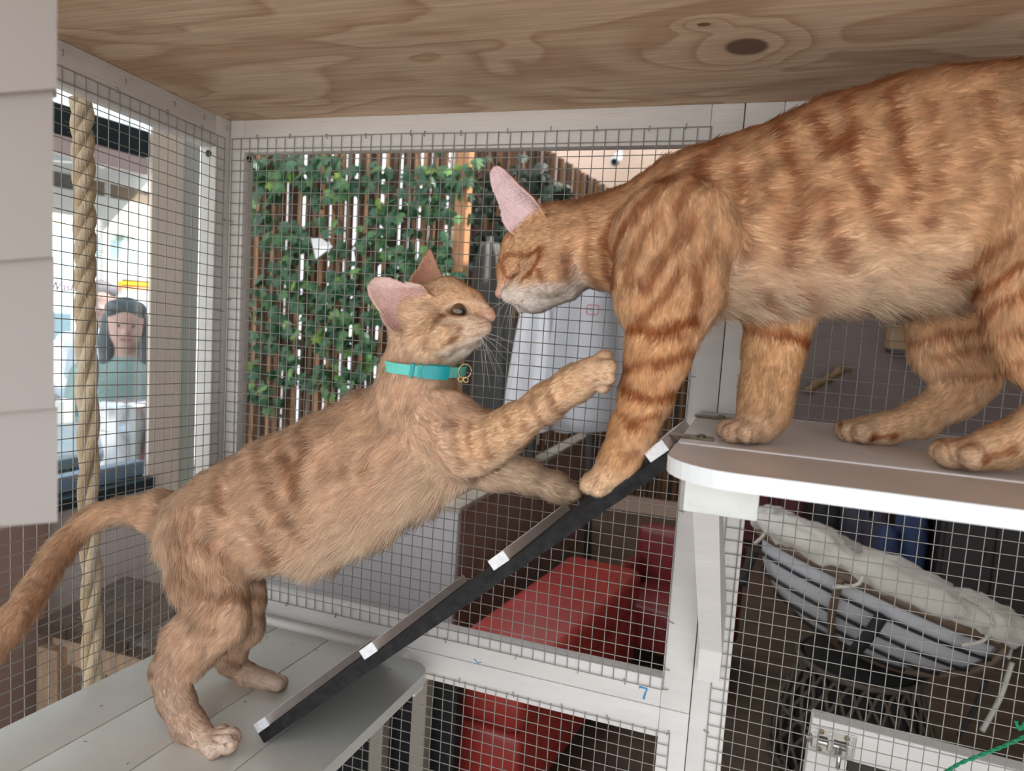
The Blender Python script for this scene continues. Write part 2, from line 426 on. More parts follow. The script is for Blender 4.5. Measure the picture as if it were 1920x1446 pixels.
# batten and brace below it
yb = -.236
A = onY(1279, 960, yb); B = onY(1421, 968, yb)
WRAP = mat('white wrapped block', (226, 228, 224), rough=0.28, vary=0.06, scale=50, bump=0.9, bscale=70, coat=0.4)
MB().box((A[0], yb, A[2] + .0005), (B[0], yb + .02, ZU - .0112), None, .0015).obj('batten', WRAP, up, smooth='auto')
t0 = onY(1290, 965, -.205); t1 = onY(1340, 968, -.205); f0 = np.array([.5925, 0, 1.005]); f1 = np.array([.6135, 0, 1.040])
zt = ZU - .0115
br = MB()
vv = [(t0[0], -.222, zt), (t1[0], -.222, zt), (t1[0], -.188, zt), (t0[0], -.188, zt),
      (f0[0], -.020, 1.037), (f1[0], -.020, 1.037), (f1[0], -.0015, 1.075), (f0[0], -.0015, 1.075),
      (f0[0], -.020, 1.006), (f1[0], -.020, 1.006), (f1[0], -.0015, 1.006), (f0[0], -.0015, 1.006)]
br.add(vv, [(0, 3, 2, 1), (0, 1, 5, 4), (1, 2, 6, 5), (2, 3, 7, 6), (3, 0, 4, 7), (4, 5, 9, 8), (5, 6, 10, 9), (6, 7, 11, 10), (7, 4, 8, 11), (8, 9, 10, 11)])
br.obj('brace', WHITE, up)
# hinges
for (x, y) in ((1306, 822), (1346, 785)):
    P = onZ(x, y, ZU); h = MB()
    h.box((P[0] - .020, P[1] - .006, P[2] + .0002), (P[0] + .012, P[1] + .006, P[2] + .0016))
    hh = h.obj('hinge', BRASS, ramp)
    screw(hh, (P[0] + .003, P[1], P[2] + .0022), (0, 0, 1), .0034, BRASS)
# ------------------------------------------------------------------ implicit bodies: smooth union of tapered limbs, polygonised once
class Body:
    def __init__(s, k=0.008):
        s.pr = []; s.cuts = []; s.ears = []; s.k = k
    def limb(s, pts, fur=0.008, col=(200, 160, 120), k=None, tag='body', lift=0.25):
        """pts: list of (point, radius, lateral ratio)"""
        for i in range(len(pts) - 1):
            (a, ra_, la), (b, rb_, lb) = pts[i], pts[i + 1]
            s.pr.append(dict(a=np.array(a, float), b=np.array(b, float), ra=ra_, rb=rb_, lat=(la + lb) / 2, fur=fur, col=col, k=k or s.k, tag=tag, lift=lift))
    def ball(s, p, r, lat=1.0, d=(0, 0, -1), **kw):
        p = np.array(p, float); s.limb([(p, r, lat), (p + np.array(d, float) * 1e-4, r, lat)], **kw)
    def cut(s, p, rad, k=0.002):
        s.cuts.append((np.array(p, float), np.array(rad, float), k))
    def groove(s, a, b, r, k=0.0015):
        s.cuts.append((np.array(a, float), np.array(b, float), r, k))
    def ear(s, base, tip, n, w0, cup=0.5, th=0.0012, p=0.8, fur=0.002, col=(200, 150, 110), pink=(205, 165, 155), k=0.004):
        base = np.array(base, float); tip = np.array(tip, float); u = tip - base; L = np.linalg.norm(u); u /= L
        n = np.array(n, float); n -= u * (n @ u); n /= np.linalg.norm(n); w = np.cross(u, n)
        s.ears.append(dict(base=base, u=u, n=n, w=w, L=L, w0=w0, cup=cup, th=th, p=p, fur=fur, col=col, pink=pink, k=k))
    @staticmethod
    def d_limb(P, q):
        sc = np.array([1, 1 / q['lat'], 1], np.float32)
        a = (q['a'] * sc).astype(np.float32); ba = (q['b'] * sc).astype(np.float32) - a
        X = P * sc - a; den = float(ba @ ba) + 1e-12
        t = np.clip((X @ ba) / den, 0, 1)
        d = np.sqrt(((X - t[..., None] * ba) ** 2).sum(-1))
        return d - (q['ra'] + (q['rb'] - q['ra']) * t)
    @staticmethod
    def d_ear(P, e):
        X = P - e['base'].astype(np.float32)
        a = X @ e['u'].astype(np.float32); b = X @ e['w'].astype(np.float32); c = X @ e['n'].astype(np.float32)
        t = np.clip(a / e['L'], 0, 1)
        hw = e['w0'] * np.power(np.maximum(1 - t ** 1.6, 0), e['p'] ) * (0.80 + 0.35 * np.sin(np.minimum(t * 1.6 + .2, 1) * math.pi) * 0.6)
        c0 = e['cup'] * (b * b) / e['w0'] - 0.35 * e['cup'] * e['w0'] * (1 - t) ** 2
        d = np.maximum(np.abs(c - c0) * 0.85 - e['th'], np.abs(b) - hw)
        d = np.maximum(d, a - e['L']); d = np.maximum(d, -a - 0.004)
        return d, c - c0
    def hit(s, x, y):
        d = ray(x, y); t = np.linspace(.3, .9, 2400); P = (CAM + d * t[:, None]).astype(np.float32); f = np.full(len(P), .05, np.float32)
        for q in s.pr:
            e = s.d_limb(P, q); k = q['k']; hh = np.maximum(k - np.abs(f - e), 0) / k; f = np.minimum(f, e) - hh * hh * k * .25
        i = np.argmax(f < 0); return CAM + d * t[i], d / np.linalg.norm(d)
    def field(s, h):
        lo = np.min([np.minimum(q['a'], q['b']) - max(q['ra'], q['rb']) for q in s.pr], 0) - 0.02
        hi = np.max([np.maximum(q['a'], q['b']) + max(q['ra'], q['rb']) for q in s.pr], 0) + 0.02
        for e in s.ears:
            tip = e['base'] + e['u'] * e['L']; lo = np.minimum(lo, tip - .02); hi = np.maximum(hi, tip + .02)
        n = np.ceil((hi - lo) / h).astype(int) + 1
        f = np.full(n, 0.05, np.float32)
        ax = [lo[i].astype(np.float32) + h * np.arange(n[i], dtype=np.float32) for i in range(3)]
        def region(l, u):
            i0 = np.maximum(((l - lo) / h).astype(int), 0); i1 = np.minimum(((u - lo) / h).astype(int) + 2, n)
            sl = tuple(slice(a, b) for a, b in zip(i0, i1))
            G = np.stack(np.meshgrid(*[ax[i][sl[i]] for i in range(3)], indexing='ij'), -1)
            return sl, G
        def smin(a, b, k):
            hh = np.maximum(k - np.abs(a - b), 0) / k
            return np.minimum(a, b) - hh * hh * k * 0.25
        for q in s.pr:
            r = max(q['ra'], q['rb']) * max(1, q['lat']) + q['k'] + 3 * h
            sl, G = region(np.minimum(q['a'], q['b']) - r, np.maximum(q['a'], q['b']) + r)
            f[sl] = smin(f[sl], s.d_limb(G, q), q['k'])
        for e in s.ears:
            r = e['w0'] * 1.6 + .006; tip = e['base'] + e['u'] * e['L']
            sl, G = region(np.minimum(e['base'], tip) - r, np.maximum(e['base'], tip) + r)
            f[sl] = smin(f[sl], s.d_ear(G, e)[0], e['k'])
        for c in s.cuts:
            if len(c) == 3:
                p, rad, k = c; r = rad.max() + k + 3 * h
                sl, G = region(p - r, p + r)
                d = (np.sqrt((((G - p.astype(np.float32)) / rad.astype(np.float32)) ** 2).sum(-1)) - 1) * rad.min()
            else:
                a, b, rr, k = c; r = rr + k + 3 * h
                sl, G = region(np.minimum(a, b) - r, np.maximum(a, b) + r)
                d = s.d_limb(G, dict(a=a, b=b, ra=rr, rb=rr, lat=1.0))
            f[sl] = -smin(-f[sl], d, k)
        return f, lo, h
    def polygonise(s, h):
        f, lo, h = s.field(h)
        sg = (f < 0)
        u = sg.astype(np.uint8)
        cnt = np.zeros([d - 1 for d in f.shape], np.uint8)
        for dx in (0, 1):
            for dy in (0, 1):
                for dz in (0, 1):
                    cnt += u[dx:dx + cnt.shape[0], dy:dy + cnt.shape[1], dz:dz + cnt.shape[2]]
        I = np.argwhere((cnt > 0) & (cnt < 8)); del cnt
        idx = np.full([d - 1 for d in f.shape], -1, np.int32); idx[I[:, 0], I[:, 1], I[:, 2]] = np.arange(len(I))
        acc = np.zeros((len(I), 3)); num = np.zeros(len(I))
        corners = [(a, b, c) for a in (0, 1) for b in (0, 1) for c in (0, 1)]
        for ax in range(3):
            for c in corners:
                if c[ax]: continue
                c2 = list(c); c2[ax] = 1
                A = f[I[:, 0] + c[0], I[:, 1] + c[1], I[:, 2] + c[2]]; B = f[I[:, 0] + c2[0], I[:, 1] + c2[1], I[:, 2] + c2[2]]
                m = (A < 0) != (B < 0)
                t = np.where(m, A / np.where(A - B == 0, 1, A - B), 0)
                p = np.array(c, float)[None] + np.zeros((len(I), 3)); p[:, ax] = t
                acc[m] += p[m]; num[m] += 1
        V = lo + h * (I + acc / num[:, None])
        Q = []
        for ax in range(3):
            b, c = [(1, 2), (2, 0), (0, 1)][ax]
            s0 = [slice(None)] * 3; s1 = [slice(None)] * 3; s0[ax] = slice(0, -1); s1[ax] = slice(1, None)
            ch = sg[tuple(s0)] != sg[tuple(s1)]
            E = np.argwhere(ch)
            E = E[(E[:, b] > 0) & (E[:, c] > 0) & (E[:, b] < f.shape[b] - 1) & (E[:, c] < f.shape[c] - 1)]
            def cell(db, dc):
                e = E.copy(); e[:, b] += db; e[:, c] += dc; return idx[e[:, 0], e[:, 1], e[:, 2]]
            q = np.stack([cell(-1, -1), cell(0, -1), cell(0, 0), cell(-1, 0)], 1)
            flip = ~sg[E[:, 0], E[:, 1], E[:, 2]]
            q[flip] = q[flip][:, ::-1]; Q.append(q)
        Q = np.concatenate(Q); Q = Q[(Q >= 0).all(1)]
        # light smoothing
        e = np.concatenate([Q[:, [0, 1]], Q[:, [1, 2]], Q[:, [2, 3]], Q[:, [3, 0]]])
        for it in range(2):
            a = np.zeros_like(V); n = np.zeros(len(V))
            for i, j in ((0, 1), (1, 0)):
                for d in range(3): a[:, d] += np.bincount(e[:, i], V[e[:, j], d], len(V))
                n += np.bincount(e[:, i], minlength=len(V))
            V = V * 0.65 + 0.35 * a / np.maximum(n, 1)[:, None]
        return V, Q
    def attrs(s, V):
        """blend of fur length, comb direction, lift, base colour per vertex, plus tag weights"""
        P = V.astype(np.float32); n = len(V)
        D = np.stack([s.d_limb(P, q) for q in s.pr], 1)
        m = D.min(1, keepdims=True); Wt = np.exp(-(D - m) / 0.0035); Wt /= Wt.sum(1, keepdims=True)
        dirs = np.array([(q['b'] - q['a']) / (np.linalg.norm(q['b'] - q['a']) + 1e-9) for q in s.pr])
        out = dict(fur=Wt @ np.array([q['fur'] for q in s.pr]), dir=Wt @ dirs, lift=Wt @ np.array([q['lift'] for q in s.pr]),
                   col=Wt @ np.array([lin(q['col']) for q in s.pr]))
        tags = {}
        for i, q in enumerate(s.pr): tags[q['tag']] = tags.get(q['tag'], 0) + Wt[:, i]
        out['ear'] = np.zeros(n); out['inner'] = np.zeros(n)
        for e in s.ears:
            d, c = s.d_ear(P, e); a = (P - e['base']) @ e['u'] / e['L']
            w = np.clip((m[:, 0] - d + .001) / 0.003, 0, 1) * np.clip((a + 0.02) / 0.12, 0, 1)
            inn = w * np.clip(c / 0.0008 + .2, 0, 1)
            colr = lin(e['col']) * np.ones((n, 3)); pk = np.array(lin(e['pink']))
            colr = colr * (1 - inn[:, None]) + pk * inn[:, None]
            out['col'] = out['col'] * (1 - w[:, None]) + colr * w[:, None]
            out['fur'] = out['fur'] * (1 - w) + w * np.where(inn > .5, 0.0012, e['fur'])
            out['dir'] = out['dir'] * (1 - w[:, None]) + e['u'] * w[:, None]
            out['ear'] = np.maximum(out['ear'], w); out['inner'] = np.maximum(out['inner'], inn)
        out['tags'] = tags
        return out

class Noise:
    def __init__(s, seed, freq, n=24):
        g = np.random.default_rng(seed); k = g.normal(size=(n, 3)); k /= np.linalg.norm(k, axis=1)[:, None]
        s.k = k * freq * g.uniform(0.5, 1.6, (n, 1)); s.p = g.uniform(0, 6.28, n); s.n = n
    def __call__(s, P): return np.sin(P @ s.k.T + s.p).sum(1) / math.sqrt(s.n / 2)

def dist_poly(uv, pts):
    pts = np.array(pts, float); d = np.full(len(uv), 1e9)
    for a, b in zip(pts[:-1], pts[1:]):
        ba = b - a; t = np.clip(((uv - a) @ ba) / (ba @ ba), 0, 1)
        d = np.minimum(d, np.hypot(*(uv - a - t[:, None] * ba).T))
    return d
def smooth01(x, a, b):
    t = np.clip((x - a) / (b - a), 0, 1); return t * t * (3 - 2 * t)

def coat_material(name):
    m = bpy.data.materials.new(name); nt, b = nodes_of(m)
    at = nt.nodes.new('ShaderNodeAttribute'); at.attribute_name = 'coat'
    nt.links.new(at.outputs['Color'], b.inputs['Base Color']); b.inputs['Roughness'].default_value = 0.85
    b.inputs['Specular IOR Level'].default_value = 0.15
    return m
def hair_material(name):
    m = bpy.data.materials.new(name); m.use_nodes = True; nt = m.node_tree; nt.nodes.clear()
    N = nt.nodes.new; L = nt.links.new
    out = N('ShaderNodeOutputMaterial'); d = N('ShaderNodeBsdfDiffuse'); tr = N('ShaderNodeBsdfTranslucent'); mx = N('ShaderNodeMixShader')
    at = N('ShaderNodeAttribute'); at.attribute_name = 'coat'; nn = N('ShaderNodeAttribute'); nn.attribute_name = 'skin_normal'
    L(at.outputs['Color'], d.inputs['Color']); L(at.outputs['Color'], tr.inputs['Color'])
    L(nn.outputs['Vector'], d.inputs['Normal'])
    mx.inputs[0].default_value = 0.26
    L(d.outputs[0], mx.inputs[1]); L(tr.outputs[0], mx.inputs[2])
    L(mx.outputs[0], out.inputs['Surface'])
    return m

def make_animal(body, root, name, h, painter, n_fur, seed, rootr=0.00013, sat=.85, gain=1.3):
    V, Q = body.polygonise(h)
    me = bpy.data.meshes.new(name)
    me.vertices.add(len(V)); me.vertices.foreach_set('co', V.ravel())
    me.loops.add(Q.size); me.loops.foreach_set('vertex_index', Q.ravel().astype(np.int32))
    me.polygons.add(len(Q)); me.polygons.foreach_set('loop_start', np.arange(0, Q.size, 4, dtype=np.int32))
    try: me.polygons.foreach_set('loop_total', np.full(len(Q), 4, np.int32))
    except Exception: pass
    me.update(calc_edges=True); me.validate()
    me.polygons.foreach_set('use_smooth', np.ones(len(Q), bool))
    Nn = np.zeros(len(V) * 3); me.vertices.foreach_get('normal', Nn) if hasattr(me.vertices[0], 'normal') else None
    Nn = Nn.reshape(-1, 3)
    A = body.attrs(V)
    col, flen = painter(V, Nn, A)
    lum = (col @ np.array([.3, .6, .1]))[:, None]; col = np.clip((lum + (col - lum) * sat) * gain, 0, None); col = col * np.minimum(1, .84 / np.maximum(col.max(1, keepdims=True), 1e-6))
    ca = me.attributes.new('coat', 'FLOAT_COLOR', 'POINT'); ca.data.foreach_set('color', np.concatenate([col, np.ones((len(V), 1))], 1).astype(np.float32).ravel())
    o = mobj('body', me, coat_material(name + ' coat'), root)
    # fur
    g = np.random.default_rng(seed)
    a = V[Q[:, 1]] - V[Q[:, 0]]; b = V[Q[:, 3]] - V[Q[:, 0]]; ar = np.linalg.norm(np.cross(a, b), axis=1)
    ql = flen[Q].mean(1); ar = ar * np.where(ql < 0.0005, 0, 1) * np.where(ql < 0.005, 1.6, 1.0)
    fi = g.choice(len(Q), n_fur, p=ar / ar.sum()); uu, vv = g.random((n_fur, 1)), g.random((n_fur, 1))
    def ip(X):
        q = Q[fi]; X = X if X.ndim > 1 else X[:, None]
        return (1 - uu) * (1 - vv) * X[q[:, 0]] + uu * (1 - vv) * X[q[:, 1]] + uu * vv * X[q[:, 2]] + (1 - uu) * vv * X[q[:, 3]]
    P = ip(V); N = ip(Nn); N /= np.linalg.norm(N, axis=1)[:, None] + 1e-9
    C = ip(col); Lf = ip(flen)[:, 0]; Dr = ip(A['dir']); li = ip(A['lift'])[:, 0]
    Lf = Lf * g.uniform(0.55, 1.15, n_fur)
    n1, n2, n3 = Noise(seed + 1, 260), Noise(seed + 2, 260), Noise(seed + 3, 900)
    Dr = Dr - N * (Dr * N).sum(1, keepdims=True); Dr /= np.linalg.norm(Dr, axis=1)[:, None] + 1e-6
    side = np.cross(N, Dr)
    wob = np.stack([n1(P), n2(P)], 1) * 0.26 + g.normal(0, .15, (n_fur, 2)); wob *= np.clip(Lf / .010, .3, 1.0)[:, None]
    Dr = Dr + side * wob[:, :1] ; Dr /= np.linalg.norm(Dr, axis=1)[:, None] + 1e-6
    lift = np.clip(li + wob[:, 1] * 0.5 + g.normal(0, .05, n_fur), 0.06, 0.9)[:, None]
    K = 4; ts = np.linspace(0, 1, K); pts = np.zeros((n_fur, K, 3), np.float32)
    for i, t in enumerate(ts):
        pts[:, i] = P + Lf[:, None] * (Dr * (t * np.sqrt(1 - lift ** 2)) + N * (lift * (t * 1.5 - 0.5 * t * t)) + np.array([0, 0, -.12]) * t * t)
    cu = bpy.data.hair_curves.new('fur'); cu.add_curves([K] * n_fur)
    cu.attributes['position'].data.foreach_set('vector', pts.ravel())
    rad = np.tile(np.array([1.0, 0.95, 0.7, 0.2], np.float32) * rootr, n_fur) * np.repeat(g.uniform(.7, 1.3, n_fur), K)
    ra_ = cu.attributes.new('radius', 'FLOAT', 'POINT') if 'radius' not in cu.attributes else cu.attributes['radius']
    ra_.data.foreach_set('value', rad.astype(np.float32))
    br = np.exp(0.09 * n3(P) + g.normal(0, .12, n_fur))[:, None]
    C = np.clip(C * br, 0, 1)
    c_ = cu.attributes.new('coat', 'FLOAT_COLOR', 'CURVE'); c_.data.foreach_set('color', np.concatenate([C, np.ones((n_fur, 1))], 1).astype(np.float32).ravel())
    n_ = cu.attributes.new('skin_normal', 'FLOAT_VECTOR', 'CURVE'); nn = N + Dr * 0.25; nn[:, 2] *= np.where(nn[:, 2] < 0, .4, .85); nn /= np.linalg.norm(nn, axis=1)[:, None]
    n_.data.foreach_set('vector', nn.astype(np.float32).ravel())
    cu.materials.append(hair_material(name + ' fur'))
    fo = bpy.data.objects.new('fur', cu); COL.objects.link(fo); attach(fo, root); fo['kind'] = 'stuff'
    return o, V, Nn
def whiskers(root, roots, m, name='whiskers'):
    mb = MB()
    for a, b, c in roots: mb.tube(curve3([a, b, c], 8), [0.00016 * (1 - .8 * k / 8) for k in range(9)], 4)
    return mb.obj(name, m, root)

# pixel point on a plane of constant Y, and radius in metres for a pixel radius there
def pp(x, y, Y, r, lat=1.0):
    P = onY(x, y, Y); return (P, r * depth(P) / F, lat)
def chain(*a): return [pp(*q) for q in a]
# ------------------------------------------------------------------ the kitten
KY = -.200
kit = thing('kitten', 'pale cream tabby kitten in a turquoise collar reaching one paw up', 'cat', onShelf(420, 1330, ZS))
B = Body(k=0.012)
base = (210, 174, 142)
cream = (236, 204, 172)
B.limb(chain((800, 800, KY, 82, .62), (728, 838, KY, 108, .56), (640, 888, KY, 116, .56), (545, 940, KY, 120, .56), (450, 975, KY, 104, .60), (362, 995, KY, 78, .72)), fur=.0115, col=base, lift=.28)
B.limb(chain((835, 830, KY, 72, .66), (760, 872, KY, 80, .6), (660, 925, KY, 92, .58), (575, 965, KY, 98, .58)), fur=.021, col=cream, lift=.5)          # chest and belly
B.limb(chain((800, 640, KY, 58, .85), (782, 705, KY, 66, .80), (775, 765, KY, 82, .70)), fur=.008, col=base, tag='neck')
# tail
tail = curve3([(310, 962, KY, 36), (255, 957, KY - .002, 23), (195, 963, -.206, 20), (143, 998, -.222, 20), (100, 1050, -.252, 21), (66, 1105, -.282, 23), (30, 1158, -.308, 24), (-20, 1225, -.335, 24), (-65, 1300, -.355, 16)], 28)
B.limb([pp(*q_) for q_ in tail], fur=.011, col=(202, 162, 126), tag='tail', lift=.24, k=.002)
B.ball(pp(300, 965, KY, 1)[0], pp(300, 965, KY, 30)[1], .8, fur=.011, col=base, tag='body', k=.018, d=(-1, 0, 0))
# near hind leg
NH = -.240
B.limb(chain((368, 1015, -.218, 82, .55), (392, 1085, -.226, 74, .5), (408, 1145, -.234, 58, .55)), fur=.013, col=base, tag='thigh', k=.014)
B.limb(chain((412, 1150, -.236, 54, .6), (352, 1212, -.243, 50, .6), (322, 1258, -.248, 37, .75)), fur=.009, col=base, tag='shin')
B.limb(chain((316, 1262, -.250, 36, .8), (330, 1312, -.252, 35, .75), (354, 1360, -.254, 32, .8), (385, 1392, -.255, 26, 1.0)), fur=.0035, col=(198, 164, 138), tag='foot', k=.006)
for (x, y, Y, r) in ((400, 1405, -.268, 18), (428, 1396, -.263, 18), (434, 1382, -.253, 17), (416, 1374, -.245, 15)):
    B.limb(chain((385, 1392, -.255, 18), (x, y, Y, r)), fur=.002, col=(214, 186, 164), tag='foot', k=.0016)
for (x0, y0, x1, y1, Y) in ((402, 1388, 432, 1400, -.2625), (402, 1374, 440, 1384, -.2545)):
    B.groove(onY(x0, y0, Y - .004), onY(x1, y1, Y - .006), .0012, .002)
# far hind leg
B.limb(chain((400, 1030, -.185, 74, .55), (440, 1110, -.176, 58, .55), (452, 1165, -.168, 44, .6)), fur=.008, col=base, tag='thighF', k=.014)
B.limb(chain((450, 1170, -.166, 40, .7), (432, 1215, -.160, 28, .8), (432, 1240, -.156, 24, .9)), fur=.006, col=base, tag='shinF')
B.limb(chain((432, 1240, -.156, 23, .9), (462, 1266, -.152, 20, 1.0), (500, 1277, -.147, 19, 1.1)), fur=.003, col=(200, 170, 145), tag='footF', k=.006)
for (x, y, Y, r) in ((520, 1284, -.153, 13), (527, 1280, -.145, 13), (520, 1276, -.138, 12)):
    B.limb(chain((500, 1278, -.147, 16), (x, y, Y, r)), fur=.002, col=(205, 178, 158), tag='footF', k=.0018)
# raised near foreleg
B.limb(chain((838, 800, -.222, 70, .5), (872, 830, -.232, 58, .55), (922, 828, -.238, 42, .8)), fur=.0085, col=base, tag='arm', k=.016)
B.limb(chain((905, 832, -.238, 43, .8), (960, 800, -.240, 34, .9), (1020, 758, -.240, 30, .95), (1075, 722, -.240, 28, 1.0), (1105, 702, -.240, 30, 1.0)), fur=.006, col=(208, 168, 126), tag='arm', k=.010)
for (x, y, Y, r) in ((1133, 672, -.238, 15), (1141, 688, -.249, 15), (1140, 708, -.251, 14), (1128, 722, -.240, 14)):
    B.limb(chain((1108, 698, -.240, 24), (x, y, Y, r)), fur=.0028, col=(216, 180, 144), tag='arm', k=.0018)
B.groove(onY(1122, 678, -.252), onY(1150, 676, -.256), .0010, .002)
B.groove(onY(1118, 714, -.252), onY(1152, 706, -.258), .0010, .002)
# far foreleg on the ramp
B.limb(chain((868, 862, -.186, 50, .6), (925, 878, -.172, 36, .8), (985, 892, -.162, 25, .95), (1040, 912, -.152, 21, 1.0), (1062, 922, -.150, 21, 1.0)), fur=.0065, col=cream, tag='armF', k=.012)
for (x, y, Y, r) in ((1080, 926, -.156, 12), (1084, 924, -.147, 12)):
    B.limb(chain((1062, 922, -.150, 17), (x, y, Y, r)), fur=.0025, col=(206, 176, 146), tag='armF', k=.003)
# head
HY = -.197
B.ball(pp(795, 602, HY, 62)[0], pp(795, 602, HY, 65)[1], .95, fur=.0045, col=base, tag='head', k=.014, d=(-1, 0, 0.2))
B.limb(chain((852, 588, HY, 42, .90), (800, 600, HY, 58, .92)), fur=.0030, col=(208, 168, 126), tag='head', k=.012)
B.limb(chain((912, 588, HY, 15, .95), (878, 572, HY, 27, .8), (840, 558, HY, 40, .95)), fur=.0020, col=(206, 164, 122), tag='bridge', k=.008)
for sgn in (-1, 1):
    B.limb(chain((905, 614, HY + sgn * .0080, 17, 1.0), (880, 620, HY + sgn * .0115, 24, .95)), fur=.0018, col=(226, 200, 174), tag='muzzle', k=.006)
    B.limb(chain((872, 612, HY + sgn * .0130, 24, .9), (832, 626, HY + sgn * .020, 40, .75)), fur=.0040, col=(212, 174, 134), tag='cheek', k=.010)
B.limb(chain((892, 640, HY, 12, 1.3), (855, 645, HY, 26, 1.15), (815, 655, HY, 38, 1.0)), fur=.0030, col=(230, 208, 184), tag='chin', k=.008)
B.ball(pp(920, 594, HY, 9)[0], pp(920, 594, HY, 9)[1], 1.25, fur=.0, col=(206, 136, 126), tag='nose', k=.003)
EH, ed = B.hit(860, 584)
EP = EH
# ears
B.ear(pp(776, 592, HY - .022, 1)[0], pp(694, 528, HY - .030, 1)[0], np.array([0.42, -1, 0.20]), .0215, cup=.75, p=.42, col=(205, 160, 122), pink=(212, 176, 166), k=.006)
B.ear(pp(800, 548, HY + .018, 1)[0], pp(806, 466, HY + .024, 1)[0], np.array([0.55, -.8, 0.25]), .0165, cup=.5, p=.85, col=(190, 142, 108), pink=(190, 138, 112))
# eye opening, mouth, nostril
B.cut(EP, (.0088, .0060, .0036), .0012)
B.groove(B.hit(872, 583)[0], B.hit(884, 587)[0], .0010, .0012)
B.groove(B.hit(846, 586)[0], B.hit(836, 592)[0], .0008, .0012)
m0, _ = B.hit(922, 616); m1, _ = B.hit(903, 630); m2, _ = B.hit(880, 634)
B.groove(m0, m1, .0010, .0015); B.groove(m1, m2, .0010, .0015)
n0, _ = B.hit(922, 600); B.cut(n0, (.0016, .002, .0012), .001)

KY0 = -.235
kn1, kn2 = Noise(11, 90), Noise(12, 300)
KST = [([(x0, y0), (x0 + 24, y0 + 52), (x0 + 40, y0 + 96)], 7, .30, 'body') for x0, y0 in ((412, 900), (452, 872), (492, 850), (530, 825), (572, 806), (612, 790), (652, 772), (690, 755), (360, 960), (382, 930))] + [([(x0, y0), (x0 + 20, y0 + 40)], 7, .30, 'body') for x0, y0 in ((560, 940), (600, 950), (640, 920), (680, 890), (720, 860), (520, 990), (480, 1030))] + [ # (points, width, strength, tag)
 ([(395, 905), (425, 960), (470, 1010), (520, 1045)], 13, .55, 'body'), ([(430, 880), (470, 950), (520, 1000)], 13, .5, 'body'),
 ([(470, 850), (500, 900), (545, 975), (570, 1010)], 13, .5, 'body'), ([(510, 830), (540, 880), (565, 930)], 14, .6, 'body'),
 ([(550, 805), (570, 850), (560, 900)], 14, .6, 'body'), ([(590, 790), (612, 840), (604, 905), (610, 950)], 13, .6, 'body'),
 ([(632, 775), (650, 820), (640, 900)], 12, .5, 'body'), ([(670, 755), (690, 810), (682, 880)], 12, .35, 'body'),
 ([(345, 960), (380, 1010), (450, 1050), (520, 1070)], 13, .45, None), ([(320, 985), (350, 1040), (420, 1075)], 13, .45, None),
 ([(305, 1030), (350, 1075), (430, 1110), (470, 1120)], 12, .5, None), ([(308, 1075), (360, 1105), (440, 1140)], 11, .5, None),
 ([(312, 1115), (370, 1140), (430, 1170)], 11, .5, None), ([(316, 1150), (370, 1180), (410, 1200)], 11, .45, None),
 ([(290, 1215), (330, 1200), (390, 1225)], 11, .5, None), ([(285, 1250), (300, 1235), (330, 1235)], 12, .5, None),
 ([(335, 1265), (340, 1300), (350, 1320)], 10, .35, None), ([(330, 1365), (355, 1395)], 14, .4, None),
 ([(95, 1010), (140, 1060)], 9, .4, 'tail'), ([(50, 1070), (110, 1110)], 9, .4, 'tail'), ([(20, 1120), (80, 1160)], 10, .4, 'tail'), ([(-20, 1180), (50, 1210)], 10, .4, 'tail'), ([(862, 790), (868, 850), (862, 885)], 10, .45, None), ([(890, 795), (902, 850)], 10, .5, None), ([(915, 790), (930, 850)], 9, .5, 'arm'),
 ([(955, 770), (972, 850)], 8, .5, 'arm'), ([(985, 752), (1004, 828)], 8, .5, 'arm'), ([(1012, 735), (1034, 805)], 7, .45, 'arm'),
 ([(1040, 718), (1062, 780)], 7, .45, 'arm'), ([(1066, 700), (1080, 760)], 6, .3, 'arm'),
 ([(836, 594), (818, 628), (790, 662)], 6, .9, None), ([(872, 618), (858, 640), (838, 652)], 6, .7, None), ([(850, 608), (880, 606)], 5, .35, None),
 ([(858, 552), (845, 566), (832, 570)], 4, .45, None), ([(828, 540), (818, 560)], 4, .4, None), ([(806, 540), (800, 562)], 4, .4, None), ([(845, 545), (872, 562)], 4, .35, None),
 ([(885, 585), (905, 588)], 4, .45, None), ([(896, 607), (908, 603)], 2.5, .6, None), ([(894, 614), (908, 610)], 2.5, .5, None),
 ([(408, 1396), (424, 1408)], 2.2, .8, 'foot'), ([(414, 1382), (440, 1392)], 2.2, .8, 'foot'), ([(404, 1376), (420, 1372)], 2, .5, 'foot'), ([(1126, 676), (1150, 672)], 2, .8, 'arm'), ([(1122, 714), (1152, 704)], 2, .8, 'arm'), ([(1130, 690), (1152, 688)], 1.8, .5, 'arm'), ([(925, 872), (935, 905)], 8, .45, 'armF'), ([(968, 885), (975, 910)], 7, .4, 'armF'),
]
